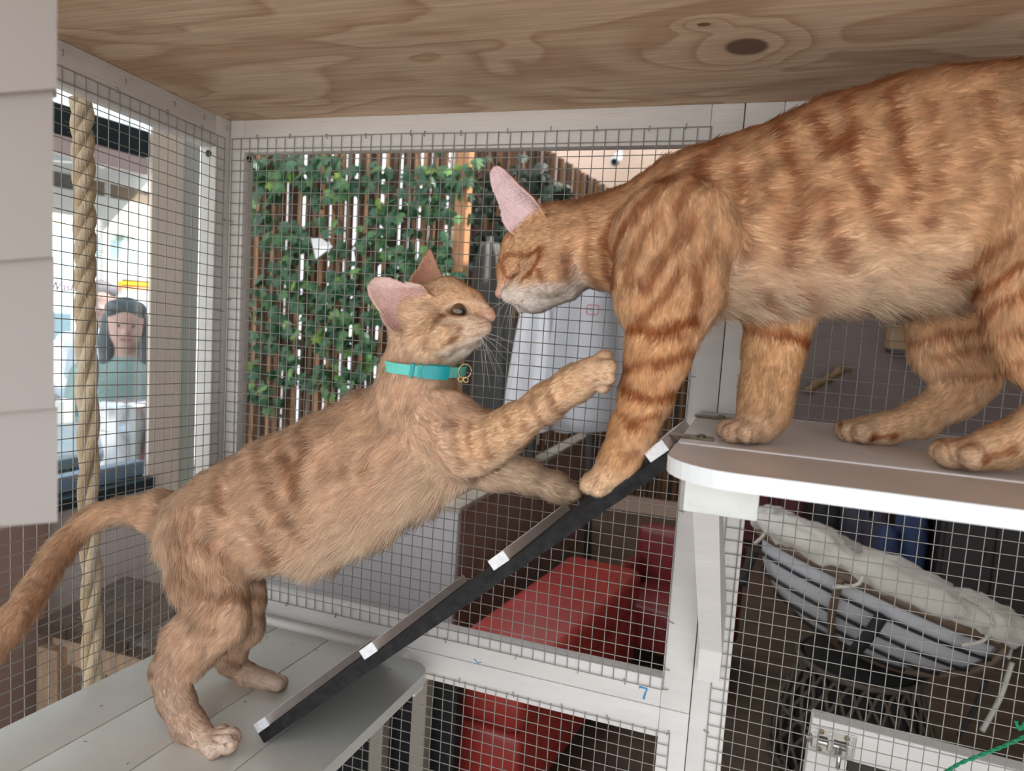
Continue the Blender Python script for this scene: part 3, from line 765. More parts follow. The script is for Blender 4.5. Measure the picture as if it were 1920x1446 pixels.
def paint_kitten(V, N, A):
    col = A['col'].copy(); fur = A['fur'].copy(); T = A['tags']
    Q = V.copy(); Q[:, 1] = KY0
    uv = pj(Q); n1 = kn1(V); n2 = kn2(V)
    hd = np.clip(T['head'] + T['bridge'] + T['muzzle'] + T['chin'] + T['nose'] + T['cheek'], 0, 1)[:, None]
    fq = pj(np.stack([V[:, 0], np.full(len(V), HY - .019), V[:, 2]], 1))
    uv = uv + np.stack([n1 * 3, kn1(V + .3) * 3], 1) * (1 - hd); uv = uv * (1 - hd) + fq * hd
    dark = np.array(lin((164, 118, 82))); crm = np.array(lin((240, 208, 176))); wht = np.array(lin((240, 230, 220)))
    # back darker, underside paler
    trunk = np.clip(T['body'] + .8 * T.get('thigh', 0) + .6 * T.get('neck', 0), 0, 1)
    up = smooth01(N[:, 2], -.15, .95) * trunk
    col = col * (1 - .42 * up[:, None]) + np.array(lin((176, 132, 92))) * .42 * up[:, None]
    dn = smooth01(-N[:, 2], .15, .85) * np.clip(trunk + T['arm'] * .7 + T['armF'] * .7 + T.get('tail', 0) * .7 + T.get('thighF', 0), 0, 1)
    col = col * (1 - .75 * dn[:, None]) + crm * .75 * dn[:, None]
    for pts, w, s, tg in KST:
        d = dist_poly(uv, pts); m = min(1, s * 1.35) * (1 - smooth01(d + n2 * w * .22, w * .30, w * 1.05)) * np.clip(.85 + .45 * n1, .35, 1.15)
        m = np.clip(m, 0, 1) * (1 - A['inner'])
        if tg: m = m * np.clip(T[tg] * 1.3, 0, 1)
        col = col * (1 - m[:, None]) + dark * m[:, None]
    # white lower muzzle
    mz = smooth01(uv[:, 1] - (648 - (uv[:, 0] - 850) * .42), -8, 12) * np.clip(T['muzzle'] + T['chin'] + T['cheek'], 0, 1) * smooth01(uv[:, 0], 815, 850)
    col = col * (1 - .65 * mz[:, None]) + wht * .65 * mz[:, None]
    for pts, w, s_ in (([(846, 602), (884, 604)], 6, .55), ([(872, 566), (896, 572)], 5, .5), ([(838, 575), (850, 568)], 4, .4), ([(838, 615), (826, 640)], 6, .35), ([(860, 626), (880, 622)], 6, .4)):
        m = s_ * (1 - smooth01(dist_poly(uv, pts), w * .3, w * 1.2)) * hd[:, 0]; col = col * (1 - m[:, None]) + np.array(lin((236, 208, 178))) * m[:, None]
    # dark corner of the eye and lid rim
    e = np.linalg.norm((V - EP) * np.array([1, 1, 1.5]), axis=1);     rim = smooth01(-e, -.0112, -.0090)
    col = col * (1 - .55 * rim[:, None]) + np.array(lin((120, 78, 58))) * .55 * rim[:, None]
    fur = np.where(e < .0125, 0.0, fur)
    nz = np.clip(T['nose'] * 1.6, 0, 1); fur = np.where(nz > .55, 0, fur)
    ex = (V - EP); inear = A['inner'] * smooth01(uv[:, 0], 700, 775) * (uv[:, 1] > 540)
    col = col * (1 - .45 * inear[:, None]) + np.array(lin((150, 88, 78))) * .45 * inear[:, None]  # redder skin deep in the ear, with its shade painted in
    return np.clip(col * (1 + .05 * n2[:, None]), 0, 1), fur
make_animal(B, kit, 'kitten', .0013, paint_kitten, 170000, 21, .00014, .84, 1.32)
# eye
def eye_mat():
    m = bpy.data.materials.new('hazel eye'); nt, b = nodes_of(m); N = nt.nodes.new; L = nt.links.new
    tc = N('ShaderNodeTexCoord'); ln = N('ShaderNodeVectorMath'); ln.operation = 'DISTANCE'; ln.inputs[1].default_value = (0, 0, 1)
    L(tc.outputs['Object'], ln.inputs[0]); r = N('ShaderNodeValToRGB'); e = r.color_ramp
    e.elements[0].position = .30; e.elements[0].color = (.006, .004, .003, 1); e.elements[1].position = 1.0; e.elements[1].color = (*lin((104, 80, 54)), 1)
    x = e.elements.new(.36); x.color = (*lin((84, 54, 36)), 1); x = e.elements.new(.75); x.color = (*lin((104, 76, 48)), 1)
    L(ln.outputs['Value'], r.inputs['Fac']); L(r.outputs['Color'], b.inputs['Base Color']); b.inputs['Roughness'].default_value = .05; b.inputs['Coat Weight'].default_value = 1
    return m
def eyeball(root, P, r, look, m):
    bm = bmesh.new(); bmesh.ops.create_uvsphere(bm, u_segments=24, v_segments=16, radius=1.0)
    me = bpy.data.meshes.new('eye'); bm.to_mesh(me); bm.free()
    o = mobj('eye', me, m, None, True); R = Vector((0, 0, 1)).rotation_difference(Vector(look).normalized()).to_matrix().to_4x4()
    o.parent = root; o.matrix_parent_inverse = Matrix.Translation(-Vector(root['_at']))
    o.matrix_basis = Matrix.Translation(Vector(P)) @ R @ Matrix.Scale(r, 4)
    o['label'] = 'hazel eye'
    return o
EYE = eye_mat()
eyeball(kit, EP + ed * .0064 + np.array([.0006, 0, 0]), .0072, np.array((.42, 0, .02)) - ed, EYE)
WHISK = mat('whisker', (225, 220, 214), rough=.4)
ws = []
for i, (dx, dy, L_) in enumerate(((60, 60, 1), (40, 95, 1), (20, 110, 1), (75, 30, 1), (52, 80, 1), (30, 70, 1), (8, 100, 1), (66, 46, 1))):
    x0, y0 = 893 + 3 * (i % 4), 622 + 4 * (i // 4); Y0 = HY - .012
    ws.append((onY(x0, y0, Y0), onY(x0 + dx * .5, y0 + dy * .38, Y0 - .012), onY(x0 + dx, y0 + dy, Y0 - .018)))
whiskers(kit, ws, WHISK)
# collar
TEAL = mat('turquoise webbing', (110, 214, 200), rough=.7, bump=.4, bscale=500)
TEAL2 = mat('turquoise plastic', (0, 160, 168), rough=.3, spec=.6)
RING = mat('gold split ring', (186, 160, 118), rough=.25, metal=1.0)
cc = pp(797, 690, KY, 1)[0]
ax_n = np.array([.14, 0.0, 1.0]); ax_n /= np.linalg.norm(ax_n); cx = np.array([1, 0, -.14]); cx -= ax_n * (cx @ ax_n); cx /= np.linalg.norm(cx); cyv = np.array([0, 1.0, 0])
CRX, CRY = .0318, .0300
def collar_pt(t, r=0.0, hgt=0.0):
    return cc + cx * (CRX + r) * math.cos(t) + cyv * (CRY + r) * math.sin(t) + ax_n * hgt + ax_n * .004 * math.cos(t)
col_mb = MB(); ncs = 72; hw = .0041
for k in range(ncs):
    t = 2 * math.pi * k / ncs; rib = .0003 if k % 2 else 0
    for (r, hh) in ((rib, -hw), (rib + .0012, -hw), (rib + .0012, hw), (rib, hw)): col_mb.v.append(tuple(collar_pt(t, r, hh)))
for k in range(ncs):
    for j in range(4): col_mb.f.append((k * 4 + j, k * 4 + (j + 1) % 4, ((k + 1) % ncs) * 4 + (j + 1) % 4, ((k + 1) % ncs) * 4 + j))
collar = col_mb.obj('collar', TEAL, kit); collar['label'] = 'turquoise nylon collar'
def collar_block(t0, t1, r0, r1, h0, name, m, parent):
    mb = MB(); n = 6
    for k in range(n + 1):
        t = t0 + (t1 - t0) * k / n
        for (r, hh) in ((r0, -h0), (r1, -h0 * .85), (r1, h0 * .85), (r0, h0)): mb.v.append(tuple(collar_pt(t, r, hh)))
    for k in range(n):
        for j in range(4): mb.f.append((k * 4 + j, k * 4 + (j + 1) % 4, (k + 1) * 4 + (j + 1) % 4, (k + 1) * 4 + j))
    mb.f += [(0, 1, 2, 3), (n * 4 + 3, n * 4 + 2, n * 4 + 1, n * 4)]
    o = mb.obj(name, m, parent, smooth='auto'); return o
tn = -math.pi / 2
collar_block(tn + .42, tn + .98, .0005, .0042, .0060, 'buckle', TEAL2, collar)
collar_block(tn + .10, tn + .18, .0005, .0032, .0062, 'slider', TEAL2, collar)
collar_block(tn + .28, tn + .36, .0005, .0032, .0062, 'slider', TEAL2, collar)
Pm = onY(872, 696, -.222); rg = MB(); rg.tube([Pm + .0052 * np.array([math.cos(t), .25 * math.sin(t), math.sin(t)]) for t in np.linspace(0, 2 * math.pi, 28)], .0006, 8); rg.obj('ring', RING, collar, True)
tg = MB(); Pt = onY(868, 712, -.224)
for dx in (-.0022, .0022):
    tg.tube([Pt + np.array([dx, 0, 0]) + .002 * np.array([math.cos(t), .4, math.sin(t)]) for t in np.linspace(0, 2 * math.pi, 14)], .0007, 6)
tg.obj('clip', RING, collar, True)

# ------------------------------------------------------------------ the orange cat
AY = -.175
cat = thing('cat', 'orange tabby cat leaning down from the upper shelf, eyes closed', 'cat', onZ(1600, 830, ZU))
B = Body(k=0.014)
og = (212, 168, 124); ocr = (238, 204, 168); wh = (236, 224, 214)
B.limb(chain((1215, 445, AY, 98, .72), (1300, 432, AY, 140, .60), (1440, 408, AY + .004, 160, .58), (1590, 375, AY + .012, 186, .56), (1740, 352, AY + .020, 206, .54), (1890, 340, AY + .026, 206, .54), (2040, 352, AY + .030, 186, .58), (2150, 380, AY + .032, 140, .7)), fur=.0095, col=og, lift=.2)
B.limb(chain((1330, 470, AY, 108, .62), (1450, 470, AY + .004, 106, .62), (1600, 450, AY + .012, 112, .62), (1760, 450, AY + .02, 118, .6)), fur=.0205, col=ocr, lift=.55, tag='belly')
B.limb(chain((1060, 455, AY - .005, 66, .9), (1120, 455, AY - .004, 76, .82), (1200, 450, AY, 96, .74)), fur=.0075, col=og, tag='neck')
# tail behind the frame edge
B.limb(chain((2190, 350, AY + .03, 50), (2290, 380, AY + .03, 34), (2420, 470, AY + .03, 30), (2500, 600, AY + .03, 28), (2560, 740, AY + .03, 24)), fur=.010, col=og, tag='tail')
# near foreleg reaching down the ramp
B.limb(chain((1262, 452, -.212, 112, .42), (1252, 540, -.222, 92, .45), (1244, 612, -.230, 66, .6)), fur=.008, col=og, tag='leg', k=.018)
B.limb(chain((1246, 610, -.230, 62, .62), (1232, 670, -.232, 56, .68), (1212, 740, -.231, 46, .78), (1190, 800, -.229, 40, .85), (1165, 856, -.226, 34, .95), (1142, 890, -.224, 31, 1.0)), fur=.0048, col=(210, 160, 108), tag='leg', k=.008)
for (x, y, Y, r) in ((1106, 908, -.232, 18), (1112, 902, -.222, 19), (1124, 900, -.213, 17), (1122, 915, -.236, 16)):
    B.limb(chain((1142, 892, -.224, 25), (x, y, Y, r)), fur=.0028, col=(222, 186, 148), tag='leg', k=.002)
# far foreleg on the shelf
B.limb(chain((1420, 500, -.160, 90, .45), (1462, 590, -.158, 58, .6), (1450, 660, -.162, 50, .7), (1440, 720, -.167, 44, .8), (1432, 770, -.172, 42, .85), (1420, 795, -.176, 34, 1.0)), fur=.0055, col=(214, 168, 118), tag='legF', k=.010)
for (x, y, Y, r) in ((1362, 806, -.178, 18), (1372, 812, -.190, 18), (1398, 814, -.197, 17), (1388, 806, -.168, 17)):
    B.limb(chain((1420, 800, -.178, 26), (x, y, Y, r)), fur=.0028, col=(220, 182, 146), tag='legF', k=.002)
# far hind leg
B.limb(chain((1850, 470, -.120, 130, .4), (1795, 570, -.112, 82, .5), (1790, 650, -.108, 66, .6), (1812, 705, -.106, 50, .7)), fur=.007, col=(212, 168, 122), tag='hindF', k=.016)
B.limb(chain((1826, 712, -.106, 40, .8), (1790, 745, -.106, 38, .85), (1725, 785, -.107, 32, .9), (1660, 804, -.108, 26, 1.1), (1625, 806, -.109, 26, 1.2)), fur=.0042, col=(212, 170, 126), tag='hindF', k=.008)
for (x, y, Y, r) in ((1585, 806, -.101, 19), (1592, 810, -.112, 20), (1618, 812, -.122, 19)):
    B.limb(chain((1640, 806, -.109, 23), (x, y, Y, r)), fur=.0026, col=(214, 178, 140), tag='hindF', k=.002)
B.groove(onY(1580, 800, -.126), onY(1592, 828, -.124), .0011, .002)
# near hind leg
B.limb(chain((2010, 430, -.182, 170, .42), (1985, 560, -.196, 118, .45), (1975, 650, -.200, 72, .6), (2020, 730, -.198, 46, .8)), fur=.008, col=og, tag='hind', k=.018)
B.limb(chain((2020, 735, -.198, 42, .85), (1955, 800, -.196, 42, .85), (1880, 836, -.194, 38, .95), (1830, 848, -.193, 32, 1.15)), fur=.0042, col=(212, 170, 126), tag='hind', k=.008)
for (x, y, Y, r) in ((1768, 846, -.185, 23), (1778, 852, -.198, 24), (1822, 858, -.208, 23)):
    B.limb(chain((1845, 848, -.194, 28), (x, y, Y, r)), fur=.0026, col=(216, 180, 142), tag='hind', k=.002)
B.groove(onY(1800, 832, -.218), onY(1798, 872, -.214), .0012, .002)
B.groove(onY(1748, 845, -.206), onY(1756, 868, -.202), .0011, .002)
# head, facing left and down
HA = -.186
B.ball(pp(1030, 455, HA, 1)[0], pp(1030, 455, HA, 66)[1], .90, fur=.0048, col=og, tag='head', k=.014, d=(1, 0, 0.2))
B.limb(chain((980, 480, HA, 38, .95), (1025, 468, HA, 58, .90)), fur=.0035, col=og, tag='head', k=.012)
B.limb(chain((942, 542, HA, 11, 1.1), (955, 508, HA, 20, 1.0), (976, 462, HA, 33, 1.0)), fur=.0022, col=(204, 150, 98), tag='bridge', k=.007)
for sgn in (-1, 1):
    B.limb(chain((954, 553, HA + sgn * .0072, 15, 1.0), (975, 550, HA + sgn * .0105, 22, .95)), fur=.0018, col=wh, tag='muzzle', k=.006)
    B.limb(chain((985, 535, HA + sgn * .0125, 26, .9), (1025, 512, HA + sgn * .019, 44, .75)), fur=.0042, col=(208, 164, 122), tag='cheek', k=.010)
B.limb(chain((978, 574, HA, 11, 1.3), (1005, 556, HA, 26, 1.15), (1050, 525, HA, 44, 1.0)), fur=.0036, col=wh, tag='chin', k=.008)
B.ball(pp(936, 551, HA, 8)[0], pp(936, 551, HA, 8)[1], 1.3, fur=.0, col=(198, 132, 120), tag='nose', k=.003)
B.ear(pp(996, 415, HA - .019, 1)[0], pp(924, 314, HA - .026, 1)[0], np.array([-.40, -1, -.05]), .0172, cup=.6, p=.36, col=(206, 140, 92), pink=(220, 188, 190), k=.006)
B.ear(pp(1000, 412, HA + .020, 1)[0], pp(945, 330, HA + .022, 1)[0], np.array([-.85, .6, -.1]), .0150, cup=.55, p=.55, col=(206, 140, 92), pink=(206, 170, 166))
m0, _ = B.hit(946, 566); m1, _ = B.hit(966, 574); m2, _ = B.hit(984, 562); m3, _ = B.hit(992, 548)
for a_, b_ in ((m0, m1), (m1, m2), (m2, m3)): B.groove(a_, b_, .0009, .0015)
e0, _ = B.hit(955, 520); e1, _ = B.hit(968, 514); e2, _ = B.hit(984, 502)
for a_, b_ in ((e0, e1), (e1, e2)): B.groove(a_, b_, .0007, .0015)
n0, _ = B.hit(937, 557); B.cut(n0, (.0014, .002, .0011), .001)
EA = e1
AY0 = -.208
an1, an2 = Noise(31, 70), Noise(32, 300)
AST = [
 ([(1300, 285), (1312, 330), (1300, 400)], 15, .6, 'body'), ([(1368, 265), (1376, 310), (1380, 365), (1372, 410)], 14, .6, 'body'), ([(1418, 250), (1428, 300), (1430, 360)], 11, .4, 'body'),
 ([(1450, 225), (1466, 270), (1484, 335), (1490, 390), (1484, 430)], 18, .7, 'body'), ([(1522, 195), (1535, 230), (1548, 285)], 17, .7, 'body'), ([(1588, 165), (1594, 195), (1600, 250)], 17, .65, 'body'),
 ([(1583, 270), (1600, 315), (1622, 372), (1645, 420)], 19, .75, 'body'), ([(1672, 150), (1680, 205), (1684, 270), (1704, 330), (1706, 380)], 18, .7, 'body'), ([(1738, 180), (1748, 236), (1760, 291), (1746, 355), (1738, 420)], 18, .6, 'body'),
 ([(1800, 160), (1812, 220), (1822, 290), (1818, 360)], 15, .4, 'body'), ([(1850, 165), (1860, 205), (1878, 263), (1892, 320), (1890, 380)], 18, .6, 'body'), ([(1940, 180), (1960, 300)], 20, .6, 'body'), ([(2040, 200), (2050, 320)], 22, .6, 'body'),
 ([(1640, 260), (1648, 330)], 9, .3, 'body'), ([(1560, 320), (1568, 360)], 9, .3, 'body'), ([(1510, 300), (1518, 360)], 10, .35, 'body'), ([(1400, 330), (1404, 400)], 9, .35, 'body'),
 ([(1535, 365), (1552, 440), (1575, 490)], 20, .65, None), ([(1452, 370), (1470, 430), (1475, 480)], 18, .5, None), ([(1390, 430), (1400, 470)], 18, .4, None), ([(1655, 400), (1670, 440)], 18, .5, None), ([(1500, 520), (1512, 570)], 14, .55, None), ([(1425, 540), (1440, 570)], 12, .5, None),
 ([(1240, 305), (1200, 350), (1160, 395)], 16, .55, None), ([(1330, 265), (1280, 330), (1250, 370)], 16, .5, None),
 ([(1150, 395), (1128, 450), (1132, 520)], 9, .7, None), ([(1090, 390), (1105, 430), (1095, 480), (1100, 530)], 9, .5, None), ([(1060, 455), (1068, 500), (1062, 540)], 8, .3, None),
 ([(1225, 380), (1180, 440), (1160, 520)], 14, .5, None), ([(1290, 390), (1240, 460), (1200, 530)], 18, .6, None), ([(1340, 430), (1300, 490), (1300, 560)], 14, .6, None), ([(1265, 500), (1230, 560), (1190, 600)], 14, .55, None),
 ([(1165, 612), (1200, 622), (1250, 618), (1300, 600)], 15, .85, 'leg'), ([(1210, 640), (1300, 625)], 7, .5, 'leg'), ([(1165, 690), (1200, 682), (1246, 675), (1290, 660)], 11, .85, 'leg'), ([(1215, 695), (1240, 692)], 6, .5, 'leg'), ([(1218, 716), (1228, 714)], 6, .5, 'leg'),
 ([(1165, 735), (1190, 748), (1212, 752), (1262, 738)], 13, .9, 'leg'), ([(1150, 776), (1176, 800), (1222, 780)], 9, .7, 'leg'), ([(1165, 806), (1205, 808)], 6, .5, 'leg'), ([(1160, 880), (1185, 850)], 7, .4, 'leg'),  # last stroke paints the shadow by the paw heel
 ([(1395, 612), (1440, 622), (1525, 640)], 15, .9, 'legF'), ([(1425, 600), (1470, 598)], 10, .6, 'legF'), ([(1405, 672), (1430, 664)], 7, .5, 'legF'), ([(1430, 688), (1460, 690)], 5, .5, 'legF'), ([(1408, 706), (1425, 702)], 6, .4, 'legF'),
 ([(1715, 640), (1780, 622), (1850, 612)], 9, .75, 'hindF'), ([(1755, 672), (1800, 660), (1870, 632)], 9, .75, 'hindF'), ([(1770, 704), (1870, 702)], 7, .6, 'hindF'), ([(1640, 822), (1680, 815)], 12, .8, 'hindF'),
 ([(1815, 560), (1880, 530), (1960, 470)], 12, .75, None), ([(1845, 595), (1900, 560), (1960, 530)], 11, .75, None), ([(1790, 520), (1850, 490), (1920, 430)], 12, .6, None), ([(1880, 640), (1960, 600)], 10, .6, None), ([(1905, 690), (1970, 660)], 10, .6, None), ([(1860, 872), (1920, 850)], 14, .8, 'hind'),
 ([(1584, 790), (1576, 812), (1590, 830)], 2.2, .8, 'hindF'), ([(1802, 826), (1793, 850), (1802, 876)], 2.5, .8, 'hind'), ([(1756, 838), (1750, 856), (1762, 874)], 2.2, .8, 'hind'), ([(1372, 796), (1368, 815), (1378, 828)], 2, .6, 'legF'), ([(1412, 800), (1410, 826)], 2, .5, 'legF'), ([(1108, 900), (1102, 922)], 2, .6, 'leg'),
 ([(933, 490), (948, 479), (975, 480), (1000, 484), (1022, 468)], 5.5, .95, None), ([(1020, 470), (1020, 495), (1008, 515), (988, 524)], 5.5, .9, None), ([(938, 500), (945, 520), (962, 522), (975, 512)], 5, .85, None),
 ([(975, 498), (962, 508), (958, 516)], 3, .6, None), ([(988, 524), (984, 532)], 4, .6, None), ([(1015, 500), (1030, 530), (1045, 548)], 6, .55, None), ([(940, 535), (938, 515)], 3, .6, None), ([(952, 500), (950, 490)], 3, .4, None),
]
def paint_cat(V, N, A):
    col = A['col'].copy(); fur = A['fur'].copy(); T = A['tags']
    Q = V.copy(); Q[:, 1] = AY0
    uv = pj(Q); n1 = an1(V); n2 = an2(V)
    fq = pj(np.stack([V[:, 0], np.full(len(V), HA - .014), V[:, 2]], 1))
    hd = np.clip(T['head'] + T['bridge'] + T['muzzle'] + T['chin'] + T['nose'] + T['cheek'], 0, 1)[:, None]
    uv = uv + np.stack([n1 * 3.5, an1(V + .3) * 3.5], 1) * (1 - hd); uv = uv * (1 - hd) + fq * hd
    far = [(('legF',), -.165), (('hindF',), -.11), (('leg',), -.25), (('hind',), -.215)]
    for tg, Yr in far:
        w = sum(np.clip(T[t], 0, 1) for t in tg)[:, None]
        f2 = pj(np.stack([V[:, 0], np.full(len(V), Yr - .012), V[:, 2]], 1)); uv = uv * (1 - w) + f2 * w
    dark = np.array(lin((158, 88, 38))); crm = np.array(lin((244, 214, 182)))
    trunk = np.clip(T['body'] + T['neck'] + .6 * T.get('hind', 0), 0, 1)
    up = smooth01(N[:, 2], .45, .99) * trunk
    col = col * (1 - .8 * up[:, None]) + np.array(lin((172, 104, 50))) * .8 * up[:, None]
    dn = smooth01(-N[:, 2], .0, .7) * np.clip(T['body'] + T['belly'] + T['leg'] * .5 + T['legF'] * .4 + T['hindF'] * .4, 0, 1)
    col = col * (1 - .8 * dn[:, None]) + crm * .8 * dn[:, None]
    for pts, w, s, tg in AST:
        d = dist_poly(uv, pts); m = min(1, s * 1.08) * (1 - smooth01(d + n2 * w * .2, w * .4, w * 1.15)) * np.clip(.95 + .2 * n1, .6, 1.1)
        m = np.clip(m, 0, 1) * (1 - A['inner'])
        if tg: m = m * np.clip(T[tg] * 1.4, 0, 1)
        col = col * (1 - m[:, None]) + dark * m[:, None]
    # white throat
    th = smooth01(uv[:, 1] - 530 - np.maximum(0, 1010 - uv[:, 0]) * .2, -6, 16) * np.clip(T['neck'] + T['chin'] + T['cheek'] + T['muzzle'] * .6, 0, 1) * smooth01(-uv[:, 0], -1180, -1110)
    col = col * (1 - .75 * th[:, None]) + np.array(lin((238, 226, 216))) * .75 * th[:, None]
    nz = np.clip(T['nose'] * 1.6, 0, 1); fur = np.where(nz > .55, 0, fur)
    # pink toes
    return np.clip(col * (1 + .05 * n2[:, None]), 0, 1), fur
make_animal(B, cat, 'cat', .00135, paint_cat, 200000, 41, .00014, .86, 1.18)
LID = mat('closed lid line', (104, 62, 36), rough=.8)
ws = []
for i, (dx, dy) in enumerate(((-40, 60), (-25, 75), (-8, 85), (12, 95), (-50, 30), (30, 80), (-16, 60))):
    x0, y0 = 958 + 3 * (i % 4), 556 + 3 * (i // 4); Y0 = HA - .011
    ws.append((onY(x0, y0, Y0), onY(x0 + dx * .45, y0 + dy * .35, Y0 - .010), onY(x0 + dx, y0 + dy, Y0 - .016)))
whiskers(cat, ws, WHISK)
# ------------------------------------------------------------------ outside: ground, walls, room
WOODFLOOR = mat('brown boarded floor', (96, 78, 62), rough=.5, rgb2=(74, 60, 48), scale=2.2, stretch=(1, 9, 1))
fl = MB().box((-12, -12, -.05), (4.6, 4.6, 0)).obj('floor', mat('street paving', (196, 190, 184), .8, vary=.1, scale=3))
tag(fl, 'pale paved floor around the cage', 'floor', kind='structure')
fl2 = MB().box((-.9, .35, 0.0), (4.4, 4.3, .012)).obj('floor_room', WOODFLOOR); tag(fl2, 'dark brown boarded floor behind the cage', 'floor', kind='structure')
PEACH = mat('peach render', (236, 204, 182), rough=.8, vary=.03, scale=3)
MAUVE = mat('taupe painted wall', (124, 108, 102), rough=.8, vary=.04, scale=2)
wb = MB().box((-1.6, 4.3, 0), (.80, 4.4, 3.4)).obj('wall_back', PEACH); tag(wb, 'peach rendered wall high behind the reed screen', 'wall', kind='structure')
wr = MB().box((.80, 4.3, 0), (4.4, 4.4, 2.7)).obj('wall_room', MAUVE); tag(wr, 'taupe painted wall at the back of the dark room', 'wall', kind='structure')
w2 = MB().box((4.3, -2.5, 0), (4.4, 4.3, 2.7)).obj('wall_right', MAUVE); tag(w2, 'taupe wall on the right of the room', 'wall', kind='structure')
pr = MB().box((-1.06, -1.5, 2.6), (4.4, .25, 2.7)).obj('ceiling_shade', mat('shade roof lining', (206, 200, 192), .8)); tag(pr, 'unseen roof added over the cage to hold back sun and sky', 'ceiling', kind='structure')  # unseen roof, added so light reaches the cage from the sides
pr2 = MB().box((-1.06, .25, 2.6), (.30, 1.35, 2.7)).obj('ceiling_shade_side', MATS['shade roof lining']); tag(pr2, 'unseen roof strip added to keep sun off the pillar', 'ceiling', kind='structure')  # added out of view to stop sunlight on the pillar
rc = MB().box((.30, .25, 2.6), (4.4, 4.4, 2.7)).obj('ceiling_room', mat('room ceiling', (170, 160, 152), .8)); tag(rc, 'plain ceiling of the room behind the cage', 'ceiling', kind='structure')

# ------------------------------------------------------------------ slat fence with ivy
SLAT = [mat('slat tan', (180, 136, 98), .7, vary=.25, scale=6, stretch=(20, 20, 1)), mat('slat brown', (130, 98, 76), .75, vary=.25, scale=6, stretch=(20, 20, 1)), mat('slat grey brown', (104, 84, 70), .8, vary=.25, scale=6, stretch=(20, 20, 1))]
FY = 2.35
fence = thing('slat_fence', 'tall fence of thin upright wooden slats overgrown with ivy', 'fence', (-1.4, FY, .3))
def slat_mesh(w, t, h, m, name):
    mb = MB().box((-w / 2, -t / 2, 0), (w / 2, t / 2, h)); me = mb.mesh(name); me.materials.append(m); return me
SM = [slat_mesh(.021, .012, 2.2, m, 'slat') for m in SLAT]; SB = [slat_mesh(.039, .010, 2.2, m, 'slat') for m in SLAT[1:]]
def inst(me, name, parent, loc, rot=(0, 0, 0), sc=(1, 1, 1)):
    o = bpy.data.objects.new(name, me); COL.objects.link(o); o.parent = parent
    o.matrix_parent_inverse = Matrix.Translation(-Vector(parent['_at']))
    o.location = [float(v) for v in loc]; o.rotation_euler = rot; o.scale = sc; return o
x = -2.12; k = 0
while x < -.80:
    inst(random.choices(SM, (5, 3, 2))[0], 'slat', fence, (x + random.uniform(-.003, .003), FY, .3), (random.uniform(-.004, .004), random.uniform(-.006, .006), 0))
    inst(random.choice(SB), 'slat', fence, (x + .0245 + random.uniform(-.003, .003), FY + .045, .3), (0, random.uniform(-.005, .005), 0))
    x += .0492; k += 1
inst(slat_mesh(1.5, .02, .05, SLAT[2], 'rail'), 'rail', fence, (-1.45, FY + .022, 1.10))
inst(slat_mesh(1.5, .02, .05, SLAT[2], 'rail'), 'rail', fence, (-1.45, FY + .022, 2.20))
pm = MB().box((-.028, -.03, 0), (.028, .03, 2.4)).mesh('post'); pm.materials.append(mat('post timber', (190, 136, 96), .7, vary=.2, scale=5, stretch=(20, 20, 1)))
post = inst(pm, 'post', fence, (onY(868, 400, FY - .04)[0], FY - .04, .2))
pipe = MB().tube([onY(852, 260, FY - .03), onY(849, 700, FY - .03)], .012, 10).obj('drain_pipe', mat('pale plastic pipe', (214, 206, 192), .4)); tag(pipe, 'thin pale plastic pipe running up beside the fence post', 'pipe')
# ivy leaf
def leaf_mesh(name, m):
    out = [(0, -.0), (.30, .05), (.50, .30), (.30, .42), (.42, .72), (.16, .70), (0, 1.05)]
    pts = [(a, b, -.12 * abs(a)) for a, b in out] + [(-a, b, -.12 * abs(a)) for a, b in out[1:-1]][::-1]
    mb = MB(); c = [(0, .35, .06)] + pts; n = len(pts)
    mb.add(c, [(0, 1 + i, 1 + (i + 1) % n) for i in range(n)]); me = mb.mesh(name); me.materials.append(m); return me
LEAF = [mat('ivy green', (70, 112, 62), .45, vary=.2, scale=9), mat('ivy deep green', (48, 88, 56), .45, vary=.2, scale=9), mat('ivy light green', (106, 146, 78), .45, vary=.15, scale=9), mat('ivy yellow green', (110, 140, 44), .5)]
LM = [leaf_mesh('leaf', m) for m in LEAF]
LMD = [leaf_mesh('leaf', mat('ivy painted shade', (24, 42, 28), .6, vary=.2, scale=9)), leaf_mesh('leaf', mat('ivy painted half shade', (36, 56, 38), .6, vary=.2, scale=9))]  # leaf colours darkened to stand for shade
ivy = thing('ivy_plant', 'green ivy climbing over the upright slats of the fence', 'ivy', (-1.4, FY - .05, .6))
g = np.random.default_rng(5)
cents = [(560, 310, 90, 26), (520, 330, 60, 30), (640, 330, 70, 28), (720, 320, 60, 30), (800, 330, 50, 40), (850, 330, 50, 40), (800, 390, 60, 30), (720, 390, 40, 30), (490, 400, 30, 50), (620, 370, 30, 40), (560, 440, 60, 30), (620, 460, 60, 30),
         (700, 440, 40, 30), (760, 480, 60, 40), (540, 480, 30, 40), (520, 540, 60, 40), (600, 540, 60, 40), (660, 520, 50, 50), (720, 560, 50, 50), (820, 480, 40, 50), (490, 600, 30, 60), (560, 610, 70, 40), (640, 620, 50, 50), (690, 660, 30, 40), (540, 690, 50, 40), (600, 700, 50, 30), (500, 760, 30, 30), (860, 540, 20, 60), (490, 320, 25, 30), (660, 730, 40, 30), (480, 700, 20, 40)]
wts = np.array([c[2] * c[3] for c in cents], float); wts /= wts.sum()
pos = []
for i in range(760):
    c = cents[g.choice(len(cents), p=wts)]; x_, y_ = g.normal(c[0], c[2] * .55), g.normal(c[1], c[3] * .55)
    if not (462 < x_ < 905 and 270 < y_ < 860): continue
    pos.append((x_, y_))
